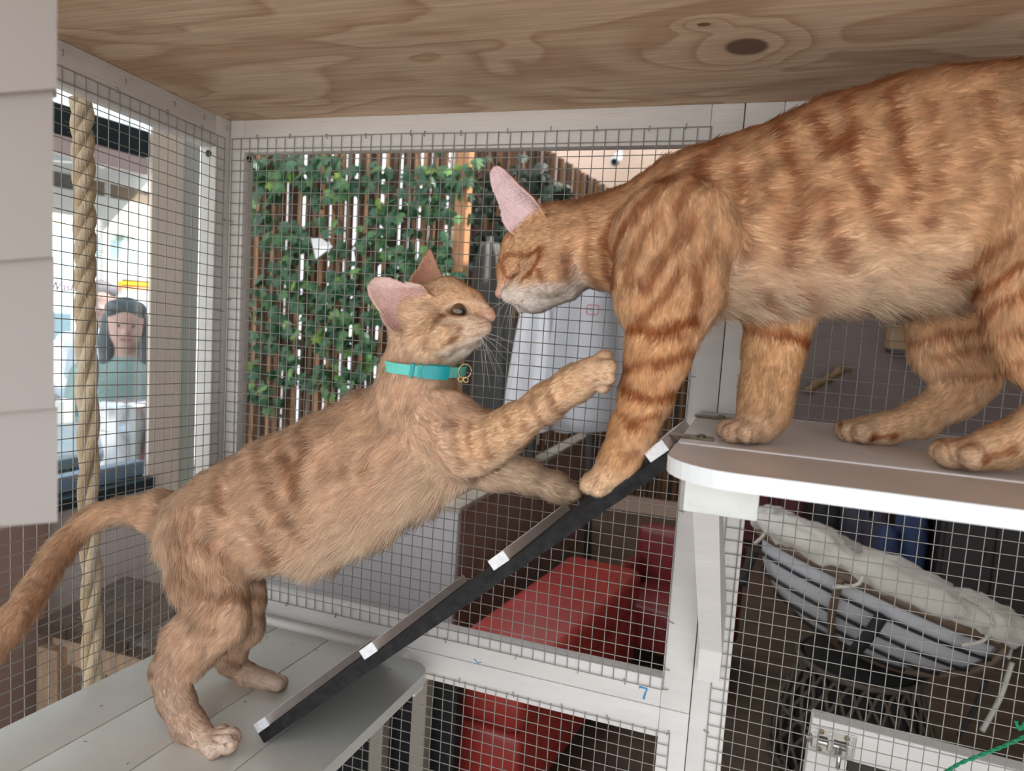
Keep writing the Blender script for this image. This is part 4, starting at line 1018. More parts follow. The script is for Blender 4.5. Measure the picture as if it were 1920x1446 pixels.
def leaf_tf(x_, y_, Y, s):
    P = onY(x_, y_, Y)
    return P, (math.pi / 2 + g.normal(.25, .35), g.normal(math.pi, .45), g.normal(0, .5)), s
rest = MB(); verts_ = [v.co.copy() for v in LM[0].vertices]; faces_ = [tuple(p.vertices) for p in LM[0].polygons]
from mathutils import Euler
for i, (x_, y_) in enumerate(pos):
    P, e, s_ = leaf_tf(x_, y_, FY - .035 - g.uniform(0, .07), g.uniform(.048, .074))
    if i < 295:
        inst(LM[g.choice(4, p=[.46, .30, .18, .06])], 'leaf', ivy, P, e, (s_, s_, s_))
    else:
        R = Euler(e).to_matrix(); rest.add([tuple(R @ (v * s_) + Vector(P)) for v in verts_], faces_)
o = rest.obj('leaves', LEAF[1], ivy); o['kind'] = 'stuff'
VINE = mat('ivy stem', (104, 78, 56), .8)
for j in range(9):
    x0 = 480 + 45 * j + g.uniform(-12, 12)
    MB().tube(curve3([onY(x0 + g.normal(0, 14), 870 - 100 * t, FY - .02) for t in range(7)], 24), .0028, 5).obj('stem', VINE, ivy)
# dark ivy further right, its shade painted into the leaf colour
ivy2 = thing('ivy_plant', 'dark ivy with painted shade hanging in front of the reed screen', 'ivy', (-.55, 2.9, 1.2))
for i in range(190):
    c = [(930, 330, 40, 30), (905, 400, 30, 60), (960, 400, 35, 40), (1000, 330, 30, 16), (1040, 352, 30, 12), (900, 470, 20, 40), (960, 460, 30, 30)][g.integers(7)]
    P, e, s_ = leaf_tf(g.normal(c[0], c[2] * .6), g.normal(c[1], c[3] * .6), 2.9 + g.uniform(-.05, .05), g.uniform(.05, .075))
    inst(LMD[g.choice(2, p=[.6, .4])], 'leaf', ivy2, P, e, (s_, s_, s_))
for j in range(5): MB().tube(curve3([onY(890 + 26 * j + g.normal(0, 8), 280 + 50 * t, 2.92) for t in range(5)], 16), .003, 5).obj('stem', VINE, ivy2)
# white paper scrap
P = onY(598, 466, FY - .11); pc = MB().add([onY(583, 447, FY - .11), onY(602, 446, FY - .12), onY(624, 462, FY - .10), onY(592, 486, FY - .11), onY(600, 462, FY - .095)], [(0, 1, 4), (1, 2, 4), (2, 3, 4), (3, 0, 4)]).obj('paper_card', mat('white paper', (240, 240, 240), .7)); tag(pc, 'small torn white card caught among the ivy leaves', 'card')
# ------------------------------------------------------------------ reed screen with sloping top
reeds = thing('reed_screen', 'brown reed screen with a sloping top edge under the peach wall', 'screen', (-.4, 3.6, .3))
RM = [mat('reed ' + str(i), c, .7, vary=.2, scale=8, stretch=(20, 20, 1)) for i, c in enumerate(((96, 66, 42), (76, 52, 36), (118, 82, 48), (60, 42, 30)))]
rme = []
for m in RM:
    me = MB().lathe([(.5, 0), (.5, 1.0)], n=7).mesh('reed'); me.materials.append(m); rme.append(me)
x_ = 850
while x_ < 1330:
    ytop = 262 if x_ < 1014 else 277 + (x_ - 1020) * .62
    P = onY(x_, max(ytop, 150) + g.uniform(-2, 2), 3.6); w_ = g.uniform(.022, .034)
    inst(rme[g.choice(4)], 'reed', reeds, (P[0], 3.6 + g.uniform(-.008, .008), .3), (0, 0, 0), (w_, w_, P[2] - .3)); x_ += w_ * F / depth(P) * .93
# security camera
cctv = thing('security_camera', 'small white security camera bracketed on the peach wall', 'camera', onY(1158, 290, 4.28))
CW = mat('white plastic', (228, 226, 222), .4)
a_ = onY(1165, 272, 4.299); b_ = onY(1164, 290, 4.15); c_ = onY(1152, 303, 4.02)
MB().tube([a_, b_], .016, 10).obj('mount', CW, cctv, True); hb = MB().tube([b_, c_], [.030, .034], 14).obj('housing', CW, cctv, True); MB().tube([c_, c_ + (c_ - b_) * .05], .020, 12).obj('lens', mat('dark lens', (30, 60, 62), .1), hb)
# ------------------------------------------------------------------ folded parasols
def parasol(label, px_, ytop, ybot, Y, wpx, m, pleats, seed, lean=0):
    gg = np.random.default_rng(seed); top = onY(px_ + lean, ytop, Y); bot = onY(px_, ybot, Y); W_ = wpx * depth(bot) / F / 2
    t = thing('folded_parasol', label, 'parasol', (bot[0], Y, .012)); n = 60; mb = MB(); rows = 14
    for i in range(rows):
        s_ = i / (rows - 1); c_ = top + (bot - top) * s_; R_ = W_ * (.25 + .75 * s_ ** .7)
        for k_ in range(n):
            a = 2 * math.pi * k_ / n; r = R_ * (1 + .22 * math.sin(pleats * a + 1.7 * s_) + .08 * math.sin(3 * a + seed))
            mb.v.append((c_[0] + r * math.cos(a), Y + r * .8 * math.sin(a), c_[2] + .01 * math.sin(pleats * a) * s_))
    for i in range(rows - 1):
        for k_ in range(n): mb.f.append((i * n + k_, i * n + (k_ + 1) % n, (i + 1) * n + (k_ + 1) % n, (i + 1) * n + k_))
    mb.f.append(tuple(range(n))); mb.f.append(tuple((rows - 1) * n + q_ for q_ in range(n))[::-1])
    mb.obj('canopy', m, t, True)
    MB().tube([(bot[0], Y, .03), top + np.array([0, 0, .03])], .018, 10).obj('pole', mat('parasol pole', (70, 66, 62), .5), t, True)
    MB().lathe([(.2, 0), (.2, .03), (.05, .05)], (bot[0], Y, .012)).obj('base', mat('parasol base', (60, 58, 56), .6), t)
    return t
parasol('dark grey folded parasol behind the noses of the cats', 918, 455, 790, 2.75, 110, mat('charcoal canvas', (92, 92, 90), .9), 7, 1)
parasol('white folded parasol with deep pleats behind the raised paw', 1003, 520, 800, 2.55, 118, mat('white canvas', (226, 226, 230), .85), 6, 2, 12)
gp = parasol('light grey folded parasol with a red label patch', 1125, 430, 800, 2.45, 190, mat('light grey canvas', (176, 176, 180), .85), 4, 3, -10)
# red label patch
lp = onY(1111, 581, 2.27); s_ = depth(lp) / F
rr = [(-11, -7), (-8, -9), (8, -9), (11, -7), (11, 7), (8, 9), (-8, 9), (-11, 7), (-11, -7)]
MB().tube([lp + np.array([a * s_, 0, -b * s_]) for a, b in rr], 1.1 * s_, 5).obj('label_outline', mat('red label', (190, 70, 70), .7), gp)
MB().tube([lp + np.array([a * s_, 0, -b * s_]) for a, b in ((-6, 2), (-6, -3), (-2, -4), (-2, 3))], .7 * s_, 5).obj('label_mark', mat('grey green label mark', (110, 124, 112), .7), gp)
# ------------------------------------------------------------------ white planter with brown side
zr = .65; c0 = onZ(860, 951, zr); c1 = onZ(1145, 807, zr)
pl = thing('planter_box', 'large planter box, white front panel and brown side, at the fence foot', 'planter', (c0[0] - .5, c0[1] + .5, .012))
BROWN = mat('brown planter board', (152, 120, 108), .6, vary=.12, scale=5, stretch=(4, 4, 1))
MB().box((-1.75, c0[1], .012), (c0[0], c0[1] + .03, zr - .02), None, .003).obj('front_panel', mat('white planter panel', (206, 202, 204), .55, vary=.03, scale=6), pl)
MB().box((c0[0] - .03, c0[1] + .031, .012), (c0[0], c1[1], zr - .02), None, .003).obj('side_panel', BROWN, pl)
RIM = mat('weathered rim board', (176, 164, 148), .7, vary=.2, scale=9)
MB().box((-1.75, c0[1] - .008, zr - .02), (c0[0] + .01, c0[1] + .07, zr), None, .003).obj('rim', RIM, pl)
MB().box((c0[0] - .06, c0[1] + .071, zr - .02), (c0[0] + .01, c1[1], zr), None, .003).obj('rim', RIM, pl)
MB().box((-1.75, c0[1] + .04, .45), (c0[0] - .04, c1[1], .50)).obj('soil', mat('dark soil', (52, 42, 34), .95, bump=.8, bscale=60), pl)
# ------------------------------------------------------------------ red armchairs
RED = mat('red vinyl', (160, 54, 46), .38, vary=.12, scale=5, bump=.15, bscale=30); DRED = mat('dark red vinyl', (120, 44, 44), .4, vary=.12, scale=5)
def puff(mb, lo, hi, R, bev=.03):
    return mb.box(lo, hi, lambda p: tuple(R @ Vector(p)), bev)
def armchair(label, loc, rz, m, m2, sc=1.0):
    t = thing('armchair', label, 'armchair', loc); R = Matrix.Translation(Vector([float(q) for q in loc])) @ Matrix.Rotation(rz, 4, 'Z') @ Matrix.Scale(sc, 4)
    puff(MB(), (-.27, -.30, .14), (.27, .26, .42), R, .04).obj('seat', m, t, True)
    puff(MB(), (-.36, .20, .10), (.36, .36, .78), R, .05).obj('backrest', m2, t, True)
    for s_ in (-1, 1): puff(MB(), (s_ * .36 if s_ < 0 else .275, -.32, .10), (-.275 if s_ < 0 else .36, .20, .58), R, .04).obj('armrest', m2, t, True)
    for sx in (-.28, .28):
        for sy in (-.24, .28): puff(MB(), (sx - .02, sy - .02, 0), (sx + .02, sy + .02, .11), R, .004).obj('leg', SCREW, t)
    return t
bn = thing('bench', 'long red vinyl bench seat beside the brown planter', 'bench', (.04, 1.45, .012))
Rb = Matrix.Translation(Vector((.045, 1.46, .012))) @ Matrix.Rotation(-.125, 4, 'Z')
puff(MB(), (-.15, -.52, .27), (.15, .52, .415), Rb, .035).obj('cushion', RED, bn, True)
puff(MB(), (-.145, -.51, .05), (.145, .51, .268), Rb, .02).obj('base', RED, bn, True)
for sx in (-.11, .11):
    for sy in (-.46, .46): puff(MB(), (sx - .02, sy - .02, 0), (sx + .02, sy + .02, .051), Rb, .003).obj('leg', SCREW, bn)
c_ = onZ(1150, 1050, .42)
armchair('dark red vinyl armchair standing beyond the red bench', (c_[0] + .22, c_[1] + .12, .012), -.25, DRED, DRED, .62)
# dark stand with pale legs at the lower left
st = thing('plant_stand', 'black stand with pale legs seen under the plank shelf', 'stand', (-.35, .75, .012))
BLK = mat('black board', (26, 25, 26), .7)
MB().box((-.75, .86, .012), (-.02, .90, .44)).obj('panel', BLK, st)
for x_, y_ in ((787, 1370), (708, 1400)):
    P = onY(x_, y_, .80); MB().box((P[0] - .018, .79, .012), (P[0] + .018, .825, .46)).obj('leg', mat('pale leg timber', (156, 146, 134), .7), st)
# ------------------------------------------------------------------ hatch door with bolt, just outside the mesh
hd = thing('hatch_door', 'white hatch door with a steel bolt outside the right mesh panel', 'door', (.80, .06, .75))
L0 = onY(1524, 1345, .055); R0 = onY(1925, 1449, .055); dxz = (R0 - L0); ang = math.atan2(dxz[2], dxz[0])
Rm = Matrix.Translation(Vector(L0)) @ Matrix.Rotation(-ang, 4, 'Y')
def hbox(mb, lo, hi, bev=.0015): return mb.box(lo, hi, lambda p: tuple(Rm @ Vector(p)), bev)
hbox(MB(), (0, 0, -.036), (.42, .020, 0)).obj('rail', WHITE, hd)
hbox(MB(), (0, 0, -.34), (.038, .020, -.0365)).obj('stile', WHITE, hd)
hbox(MB(), (.382, 0, -.34), (.42, .020, -.0365)).obj('stile', WHITE, hd)
hbox(MB(), (.0385, .006, -.34), (.3815, .012, -.0365)).obj('panel', mat('dark door infill', (58, 52, 46), .8), hd)  # plain dark sheet closing the door opening
blt = hbox(MB(), (-.001, -.0015, -.0345), (.043, -.0002, -.008), .0006).obj('bolt', STEEL, hd); blt['label'] = 'steel barrel bolt'
def htube(pts, r, n=10): return MB().tube([tuple(Rm @ Vector(p)) for p in pts], r, n)
htube([(-.004, -.005, -.021), (.038, -.005, -.021)], .0032, 12).obj('rod', STEEL, blt, True)
for xx in (.004, .019, .037): hbox(MB(), (xx - .003, -.0095, -.027), (xx + .003, -.0005, -.015), .0012).obj('keeper', STEEL, blt)
htube([(.028, -.006, -.021), (.028, -.012, -.031), (.028, -.012, -.041)], .0022).obj('knob', STEEL, blt, True)
for xx, zz in ((.010, -.012), (.034, -.012), (.010, -.031)):
    screw(blt, tuple(Rm @ Vector((xx, -.0020, zz))), (0, -1, 0), .0026, BRASS)
# green twine
tw = MB(); tp = curve3([onY(1770, 1450, -.012), onY(1800, 1432, -.010), onY(1850, 1412, -.008), (onY(1890, 1396, -.006)), onY(1935, 1375, -.004)], 40)
for j in range(2):
    tw2 = [p + .0009 * np.array([0, math.cos(k * .9 + j * 3.14), math.sin(k * .9 + j * 3.14)]) for k, p in enumerate(tp)]; tw.tube(tw2, .0011, 6)
for j in range(2):
    tk = curve3([onY(1905, 1352, -.006), onY(1912, 1368, -.008), onY(1922, 1356, -.006), onY(1925, 1385, -.006)], 20); tw.tube([p + .0008 * np.array([math.cos(k + j * 3.1), 0, math.sin(k + j * 3.1)]) for k, p in enumerate(tk)], .0010, 6)
tag(tw.obj('twine', mat('green twine', (22, 140, 92), .6, bump=.5, bscale=800), None, True), 'green plastic twine tied to the mesh at lower right', 'twine')
# ------------------------------------------------------------------ rope outside the left mesh
rope = thing('sisal_rope', 'thick twisted sisal rope hanging outside the left mesh panel', 'rope', onX(172, 1290, -.035))
SIS = mat('sisal fibre', (214, 196, 168), .9, rgb2=(184, 160, 126), scale=30, bump=1.0, bscale=500, stretch=(1, 1, .25))
rx = [onX(x_, y_, -.038) for x_, y_ in ((153, 186), (157, 330), (160, 480), (160, 560), (163, 700), (166, 820), (166, 930), (170, 1040), (172, 1150), (172, 1300), (172, 1500))]
axis = curve3(rx, 220); rs = .0054
tw_ = 0; ph = []
for k in range(len(axis)):
    z_ = k / 220; pitch = .075 + .10 * smooth01(z_, .22, .5); dl = np.linalg.norm(axis[k] - axis[k - 1]) if k else 0
    tw_ += 2 * math.pi * dl / pitch; ph.append(tw_)
for s_ in range(3):
    pts = [p + .0056 * np.array([math.cos(-ph[k] + s_ * 2.094), math.sin(-ph[k] + s_ * 2.094), 0]) for k, p in enumerate(axis)]
    MB().tube(pts, [rs * (1 + .05 * math.sin(k * .35 + s_)) for k in range(len(pts))], 12).obj('strand', SIS, rope, True)
fz = MB()
for k in range(420):
    i = rng.integers(0, 215); a = rng.uniform(0, 6.28); d = np.array([math.cos(a), math.sin(a), 0]); p = axis[i] + d * .0100; l = rng.uniform(.002, .007)
    q_ = p + d * l + np.array([rng.normal(0, .003), rng.normal(0, .003), rng.normal(0, .004)]); fz.tube([p - d * .002, (p + q_) / 2 + np.array([0, 0, .001]), q_], .00013, 3, cap=False)
for k in range(90):
    a = rng.uniform(0, 6.28); r = rng.uniform(0, .011); p = axis[0] + np.array([r * math.cos(a), r * math.sin(a), -.004]); fz.tube([p, p + np.array([rng.normal(0, .0015), rng.normal(0, .0015), rng.uniform(.004, .010)])], .0003, 3, cap=False)
o = fz.obj('loose_fibres', SIS, rope); o['kind'] = 'stuff'
# ------------------------------------------------------------------ near white clad panel at the left edge of the view
np_ = thing('clad_panel', 'blurred white weatherboard panel close by at the left edge', 'panel', (.30, -.52, 1.24))
NB = mat('near white boards', (176, 167, 161), .5, vary=.04, scale=6)
def nb(x_, y_, D): return CAM + ray(x_, y_) * D
ys = [(-260, -110), (-110, 168), (168, 482), (482, 765), (765, 978)]
ed = [108, 107, 100, 102, 108]
for (ya, yb_), xe in zip(ys, ed):
    a = nb(xe, ya, .300); b_ = nb(xe, yb_ , .300); a2 = nb(-330, ya - 30, .262); b2_ = nb(-330, yb_ + 34, .262)
    nrm = np.cross(b_ - a, a2 - a); nrm /= np.linalg.norm(nrm); nrm = -nrm if nrm[1] > 0 else nrm
    top_in = -nrm * .0012; bo = nrm * .0016
    mb = MB(); q4 = [a, b_ , b2_, a2]; frn = [a + top_in, b_ + bo, b2_ + bo, a2 + top_in]; bck = [p - nrm * .010 for p in q4]
    mb.add(frn + bck, [(0, 1, 2, 3), (7, 6, 5, 4), (0, 4, 5, 1), (1, 5, 6, 2), (2, 6, 7, 3), (3, 7, 4, 0)]); mb.obj('board', NB, np_)

# ------------------------------------------------------------------ papasan chair
pc = onZ(1640, 1090, .62) ; pc = np.array(pc)
vx = onZ(1830, 1180, .62) * 0 + (onY(1835, 1186, pc[1]) - onY(1425, 1004, pc[1])); vx /= np.linalg.norm(vx)
vd = pc - CAM; vd /= np.linalg.norm(vd); vz = np.cross(vx, vd); vz /= np.linalg.norm(vz); vz = vz if vz[2] > 0 else -vz; vy = np.cross(vz, vx)
vy2 = vy * math.cos(.06) + vz * math.sin(.06); vz2 = np.cross(vx, vy2)
if vz2[2] < 0: vz2 = -vz2
RR = 218 * depth(pc) / F * 1.0
def PL(x_, y_, z_): return pc + vx * x_ + vy2 * y_ + vz2 * z_
pap = thing('papasan_chair', 'round bowl chair with puffy off-white cushion on a wicker base', 'chair', (pc[0], pc[1], .012))
CUSH = mat('off white cotton', (212, 206, 196), .9, vary=.06, scale=8, bump=.5, bscale=18); LINER = mat('white liner', (196, 196, 200), .85, vary=.06, scale=6)
RATT = mat('brown rattan pole', (104, 84, 68), .5, vary=.15, scale=20); BLKC = mat('black cord', (22, 22, 24), .7)
def bowl_r(t): return RR * math.cos(t), -RR * .62 * math.sin(t)
mb = MB(); n = 48; rows = 12
for i in range(rows):
    t = (math.pi / 2) * .97 * i / (rows - 1); r, z_ = bowl_r(t)
    for k in range(n):
        a = 2 * math.pi * k / n; mb.v.append(tuple(PL(r * .965 * math.cos(a), r * .965 * math.sin(a), z_ + .006)))
for i in range(rows - 1):
    for k in range(n): mb.f.append((i * n + k, i * n + (k + 1) % n, (i + 1) * n + (k + 1) % n, (i + 1) * n + k))
mb.obj('liner', LINER, pap, True)
MB().tube([PL(RR * math.cos(a), RR * math.sin(a), 0) for a in np.linspace(0, 2 * math.pi, 60)], .016, 10).obj('rim_pole', RATT, pap, True)
for j, t in enumerate((.26, .52, .80, 1.08)):
    r, z_ = bowl_r(t); MB().tube([PL(r * math.cos(a), r * math.sin(a), z_) for a in np.linspace(0, 2 * math.pi, 56)], .0048, 8).obj('cord', BLKC, pap, True)
for a in (-2.0, -.55, .9, 2.4):
    MB().tube([PL(bowl_r(t)[0] * math.cos(a) * 1.01, bowl_r(t)[0] * math.sin(a) * 1.01, bowl_r(t)[1]) for t in np.linspace(0, 1.45, 16)], .011, 8).obj('rib', RATT, pap, True)
for k in range(7):
    a = 2 * math.pi * k / 7 + .25; c = PL(RR * .90 * math.cos(a), RR * .90 * math.sin(a), .038); bm = bmesh.new(); bmesh.ops.create_icosphere(bm, subdivisions=4, radius=1.0)
    tx = -math.sin(a) * vx + math.cos(a) * vy2; ro = math.cos(a) * vx + math.sin(a) * vy2; me = bpy.data.meshes.new('cushion_lobe')
    for v in bm.verts:
        u = np.array(v.co); w = 1 + .07 * math.sin(9 * u[0] + k) + .05 * math.sin(13 * u[1] + 2 * k) + .04 * math.sin(21 * u[0] + 5 * u[2])
        v.co = Vector(c + (tx * u[0] * .185 + ro * u[1] * .075 + vz2 * u[2] * .050) * w)
    bm.to_mesh(me); bm.free(); mobj('cushion_lobe', me, CUSH, pap, True)
    a2 = a + math.pi / 7; e = PL(RR * math.cos(a2), RR * math.sin(a2), .02)
    MB().tube(curve3([e, e + vz2 * .03 + tx * .03, e + tx * .05 - vz2 * .02, e - vz2 * .06 + ro * .02], 12), .005, 6).obj('tie', CUSH, pap, True)
MB().tube(curve3([PL(-.03, -RR * .98, -.05), PL(-.045, -RR * 1.0, -.12), PL(-.055, -RR * .86, -.2)], 10), .016, 8).obj('strap', BLKC, pap, True)
MB().tube(curve3([PL(-RR, -.08, -.06), PL(-RR * 1.0, -.08, -.11), PL(-RR * .99, -.08, -.17)], 10), .014, 8).obj('strap', BLKC, pap, True)
MB().tube(curve3([PL(RR * .8, -.22, -.10), PL(RR * .8, -.22, -.19), PL(RR * .78, -.22, -.27)], 10), .006, 8).obj('strap', BLKC, pap, True)
MB().tube(curve3([PL(RR * .97, -.16, -.04), PL(RR * .99, -.16, -.14), PL(RR * .97, -.16, -.24)], 10), .007, 8).obj('tie', CUSH, pap, True)
wb_ = thing('wicker_base', 'dark woven wicker base under the round bowl chair', 'basket', (pc[0] - .01, pc[1] + .04, .012))
prof = [(.22, 0), (.24, .02), (.235, .10), (.20, .22), (.165, .31), (.175, .345)]
bx_, by_ = pc[0] - .01, pc[1] + .04
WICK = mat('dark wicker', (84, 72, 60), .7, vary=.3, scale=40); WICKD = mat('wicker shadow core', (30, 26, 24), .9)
MB().lathe([(r * .93, z_) for r, z_ in prof], (bx_, by_, .012), 32).obj('core', WICKD, wb_, True)  # dark solid stands in for the shade inside the weave
def wr_(z_): return float(np.interp(z_, [p[1] for p in prof], [p[0] for p in prof]))
wv = MB()
for k in range(26):
    for sgn in (-1, 1):
        a0 = 2 * math.pi * k / 26; wv.tube([(bx_ + wr_(z_) * math.cos(a0 + sgn * z_ * 2.6), by_ + wr_(z_) * math.sin(a0 + sgn * z_ * 2.6), .012 + z_) for z_ in np.linspace(0, .33, 12)], .0055, 5)
o = wv.obj('weave', WICK, wb_, True); o['kind'] = 'stuff'
for z_ in (.01, .335, .17): MB().tube([(bx_ + (wr_(z_) + .004) * math.cos(a), by_ + (wr_(z_) + .004) * math.sin(a), .012 + z_) for a in np.linspace(0, 2 * math.pi, 40)], .011 if z_ != .17 else .006, 8).obj('hoop', WICK, wb_, True)
# ------------------------------------------------------------------ things at the back of the dark room
def bag(name, label, cat_, x0, y0, x1, y1, Y, m, dp=.2, seed=1):
    A = onY(x0, y1, Y); B_ = onY(x1, y0, Y); gg = np.random.default_rng(seed); bm = bmesh.new(); bmesh.ops.create_icosphere(bm, subdivisions=3, radius=1.0); me = bpy.data.meshes.new(name)
    cx_, cz_ = (A[0] + B_[0]) / 2, (A[2] + B_[2]) / 2; hw_, hh_ = abs(B_[0] - A[0]) / 2, abs(B_[2] - A[2]) / 2; zb = .012; hh_ = (cz_ + hh_ - zb) / 2; cz_ = zb + hh_
    for v in bm.verts:
        u = np.array(v.co); f_ = 1 / max(abs(u[0]), abs(u[1]), abs(u[2])) ** .55 * (1 + .05 * math.sin(7 * u[0] + seed) * math.cos(6 * u[2]))
        v.co = Vector((cx_ + u[0] * f_ * hw_, Y + u[1] * f_ * dp / 2, max(cz_ + u[2] * f_ * hh_, zb)))
    bm.to_mesh(me); bm.free(); return tag(mobj(name, me, m, None, True), label, cat_)
bag('duffel_bag', 'black soft bag standing at the back of the dark room', 'bag', 1518, 925, 1580, 1004, 3.75, BLK, .25, 1)
bag('laundry_bag', 'tall blue fabric bag standing in the dark room', 'bag', 1672, 930, 1745, 1052, 3.45, mat('blue fabric', (52, 68, 104), .8, vary=.2, scale=9), .25, 2)
bag('laundry_bag', 'small dark blue bag slumped beside the taller blue one', 'bag', 1640, 985, 1690, 1040, 3.35, mat('navy fabric', (44, 58, 92), .8, vary=.2, scale=9), .2, 3)
def cab(name, label, cat_, x0, y0, x1, Y, m, dp=.35, h=None):
    A = onY(x0, y0, Y); B_ = onY(x1, y0, Y); t = thing(name, label, cat_, ((A[0] + B_[0]) / 2, Y, .012)); z1 = h or A[2]
    MB().box((A[0], Y, .05), (B_[0], Y + dp, z1 - .02), None, .004).obj('body', m, t); MB().box((A[0] - .01, Y - .015, z1 - .02), (B_[0] + .01, Y + dp, z1), None, .004).obj('top', m, t)
    MB().box((A[0] + .02, Y - .012, .10), ((A[0] + B_[0]) / 2 - .004, Y - .001, z1 - .05), None, .003).obj('door', m, t); MB().box(((A[0] + B_[0]) / 2 + .004, Y - .012, .10), (B_[0] - .02, Y - .001, z1 - .05), None, .003).obj('door', m, t)
    for s_ in (-1, 1): MB().box(((A[0] + B_[0]) / 2 + s_ * .03 - .006, Y - .022, z1 * .55), ((A[0] + B_[0]) / 2 + s_ * .03 + .006, Y - .0125, z1 * .55 + .05)).obj('handle', SCREW, t)
    MB().box((A[0] + .01, Y + .02, .012), (B_[0] - .01, Y + dp - .02, .05)).obj('plinth', SCREW, t)
    return t
cab('cupboard', 'low dark maroon cupboard at the far left of the dark room', 'cupboard', 1400, 905, 1512, 3.9, mat('maroon paint', (104, 44, 46), .6), h=.55)
cab('cupboard', 'low grey cupboard between the black bag and the blue bag', 'cupboard', 1585, 915, 1668, 3.9, mat('grey lilac paint', (108, 104, 122), .6), h=.55)
cab('cupboard', 'black sideboard on the right of the dark room', 'cupboard', 1775, 905, 1990, 3.2, mat('black wood', (40, 32, 30), .5), h=.62)
for (x_, y_, m, lab) in ((1765, 1027, mat('pink rubber', (196, 70, 92), .6), 'pink slipper lying on the dark floor by the sideboard'), (1815, 1042, mat('white rubber', (190, 190, 196), .6), 'white slipper lying beside the pink one')):
    P = onY(x_, y_, 2.95); P[0] += .12 if x_ > 1800 else 0; t = thing('slipper', lab, 'slipper', (P[0], 2.95, .012)); bm = bmesh.new(); bmesh.ops.create_icosphere(bm, subdivisions=2, radius=1.0); me = bpy.data.meshes.new('sole')
    for v in bm.verts: v.co = Vector((P[0] + v.co.x * .11, 2.95 + v.co.y * .045 * (1 + .25 * v.co.x), .012 + .012 + v.co.z * .012))
    bm.to_mesh(me); bm.free(); mobj('sole', me, m, t, True); MB().tube([(P[0] + .04, 2.95 + .045 * math.cos(a), .024 + .04 * math.sin(a)) for a in np.linspace(0, math.pi, 12)], .012, 6).obj('strap', m, t, True)
# branch perch and block shelf on the taupe wall
br_ = thing('branch_perch', 'short knobbly branch fixed slantwise on the taupe wall', 'branch', onY(1550, 716, 4.2))
pts = curve3([onY(1514, 737, 4.22), onY(1530, 722, 4.2), onY(1552, 712, 4.18), onY(1572, 698, 4.2), onY(1592, 690, 4.22)], 24)
BARK = mat('bark', (124, 98, 68), .9, vary=.3, scale=25, bump=1, bscale=60)
MB().tube(pts, [.026 + .006 * math.sin(k * 1.1) for k in range(25)], 9).obj('bough', BARK, br_, True); MB().tube([pts[12], np.array([pts[12][0], 4.299, pts[12][2]])], .015, 8).obj('peg', BARK, br_, True)
bs = thing('block_shelf', 'small wooden block shelf on the taupe wall behind the hind leg', 'shelf', onY(1700, 650, 4.28)); A = onY(1668, 655, 4.08); B_ = onY(1742, 612, 4.08)
OAK = mat('oak block', (158, 128, 92), .6, vary=.15, scale=12); MB().box((A[0], 4.08, A[2]), (B_[0], 4.299, B_[2]), None, .006).obj('block', OAK, bs); MB().box((A[0] + .01, 4.1, A[2] - .02), (B_[0] - .01, 4.299, A[2] - .001)).obj('bracket', SCREW, bs)
# ------------------------------------------------------------------ left: wall with a big window, street beyond
BEIGE = mat('beige render', (232, 218, 202), .8, vary=.05, scale=4); LOWW = mat('low wall render', (216, 204, 198), .8, vary=.05, scale=3)
XW = -1.0
def yz(x_, y_, X=XW): P = onX(x_, y_, X); return P[1], P[2]
yA = yz(283, 500)[0]; yB = yz(341, 500)[0]; yC = yz(372, 500)[0]
zs_ = yz(200, 918)[1]
pil = MB().box((XW - .008, yA, 0), (XW, yB, 2.6)).obj('wall_pillar', BEIGE); tag(pil, 'beige pillar beside the left window', 'pillar', kind='structure')
MB_ = MB().box((XW - .12, yB, 0), (XW - .01, yC + .01, 2.6)).obj('trim_1', mat('grey green frame', (192, 198, 188), .5)); tag(MB_, 'grey green door frame strip next to the pillar', 'frame', kind='structure')
lw = MB().box((XW - .06, -2.6, 0), (XW, yA, zs_ - .02)).obj('wall_left', LOWW); tag(lw, 'low pale wall under the left window', 'wall', kind='structure')
hd_ = MB().box((XW - .06, -2.6, 1.98), (XW, yA, 2.6)).obj('wall_left_upper', mat('pale soffit', (214, 212, 204), .8)); tag(hd_, 'pale wall above the left window', 'wall', kind='structure')
win = thing('window_1', 'large window with a dark teal top bar looking onto the bright street', 'window', (XW, .2, zs_), kind='structure')
TEALF = mat('dark teal aluminium', (34, 52, 56), .35); 
zt0 = (yz(110, 262)[1] + yz(270, 252)[1]) / 2
MB().box((XW - .05, -2.5, zt0 - .02), (XW - .005, yA - .002, zt0 + .05), None, .004).obj('window_bar', TEALF, win)
MB().box((XW - .045, -2.5, zt0 - .065), (XW - .01, yA - .002, zt0 - .021), None, .004).obj('window_bar', mat('pinkish white bar', (226, 208, 206), .5), win)
MB().box((XW - .05, -2.5, zs_ - .02), (XW + .03, yA - .002, zs_ + .012), None, .004).obj('window_sill', TEALF, win)
MB().box((XW - .05, -2.5, zs_ + .013), (XW - .01, yA - .002, zs_ + .055), None, .004).obj('window_frame', mat('blue grey frame', (120, 140, 160), .4), win)
gm = bpy.data.materials.new('window glass'); gm.use_nodes = True; nt = gm.node_tree; nt.nodes.clear()
o_ = nt.nodes.new('ShaderNodeOutputMaterial'); tr_ = nt.nodes.new('ShaderNodeBsdfTransparent'); gl_ = nt.nodes.new('ShaderNodeBsdfGlossy'); mx_ = nt.nodes.new('ShaderNodeMixShader'); mx_.inputs[0].default_value = .07
gl_.inputs['Roughness'].default_value = .02; tr_.inputs['Color'].default_value = (.93, .96, .96, 1); nt.links.new(tr_.outputs[0], mx_.inputs[1]); nt.links.new(gl_.outputs[0], mx_.inputs[2]); nt.links.new(mx_.outputs[0], o_.inputs['Surface'])
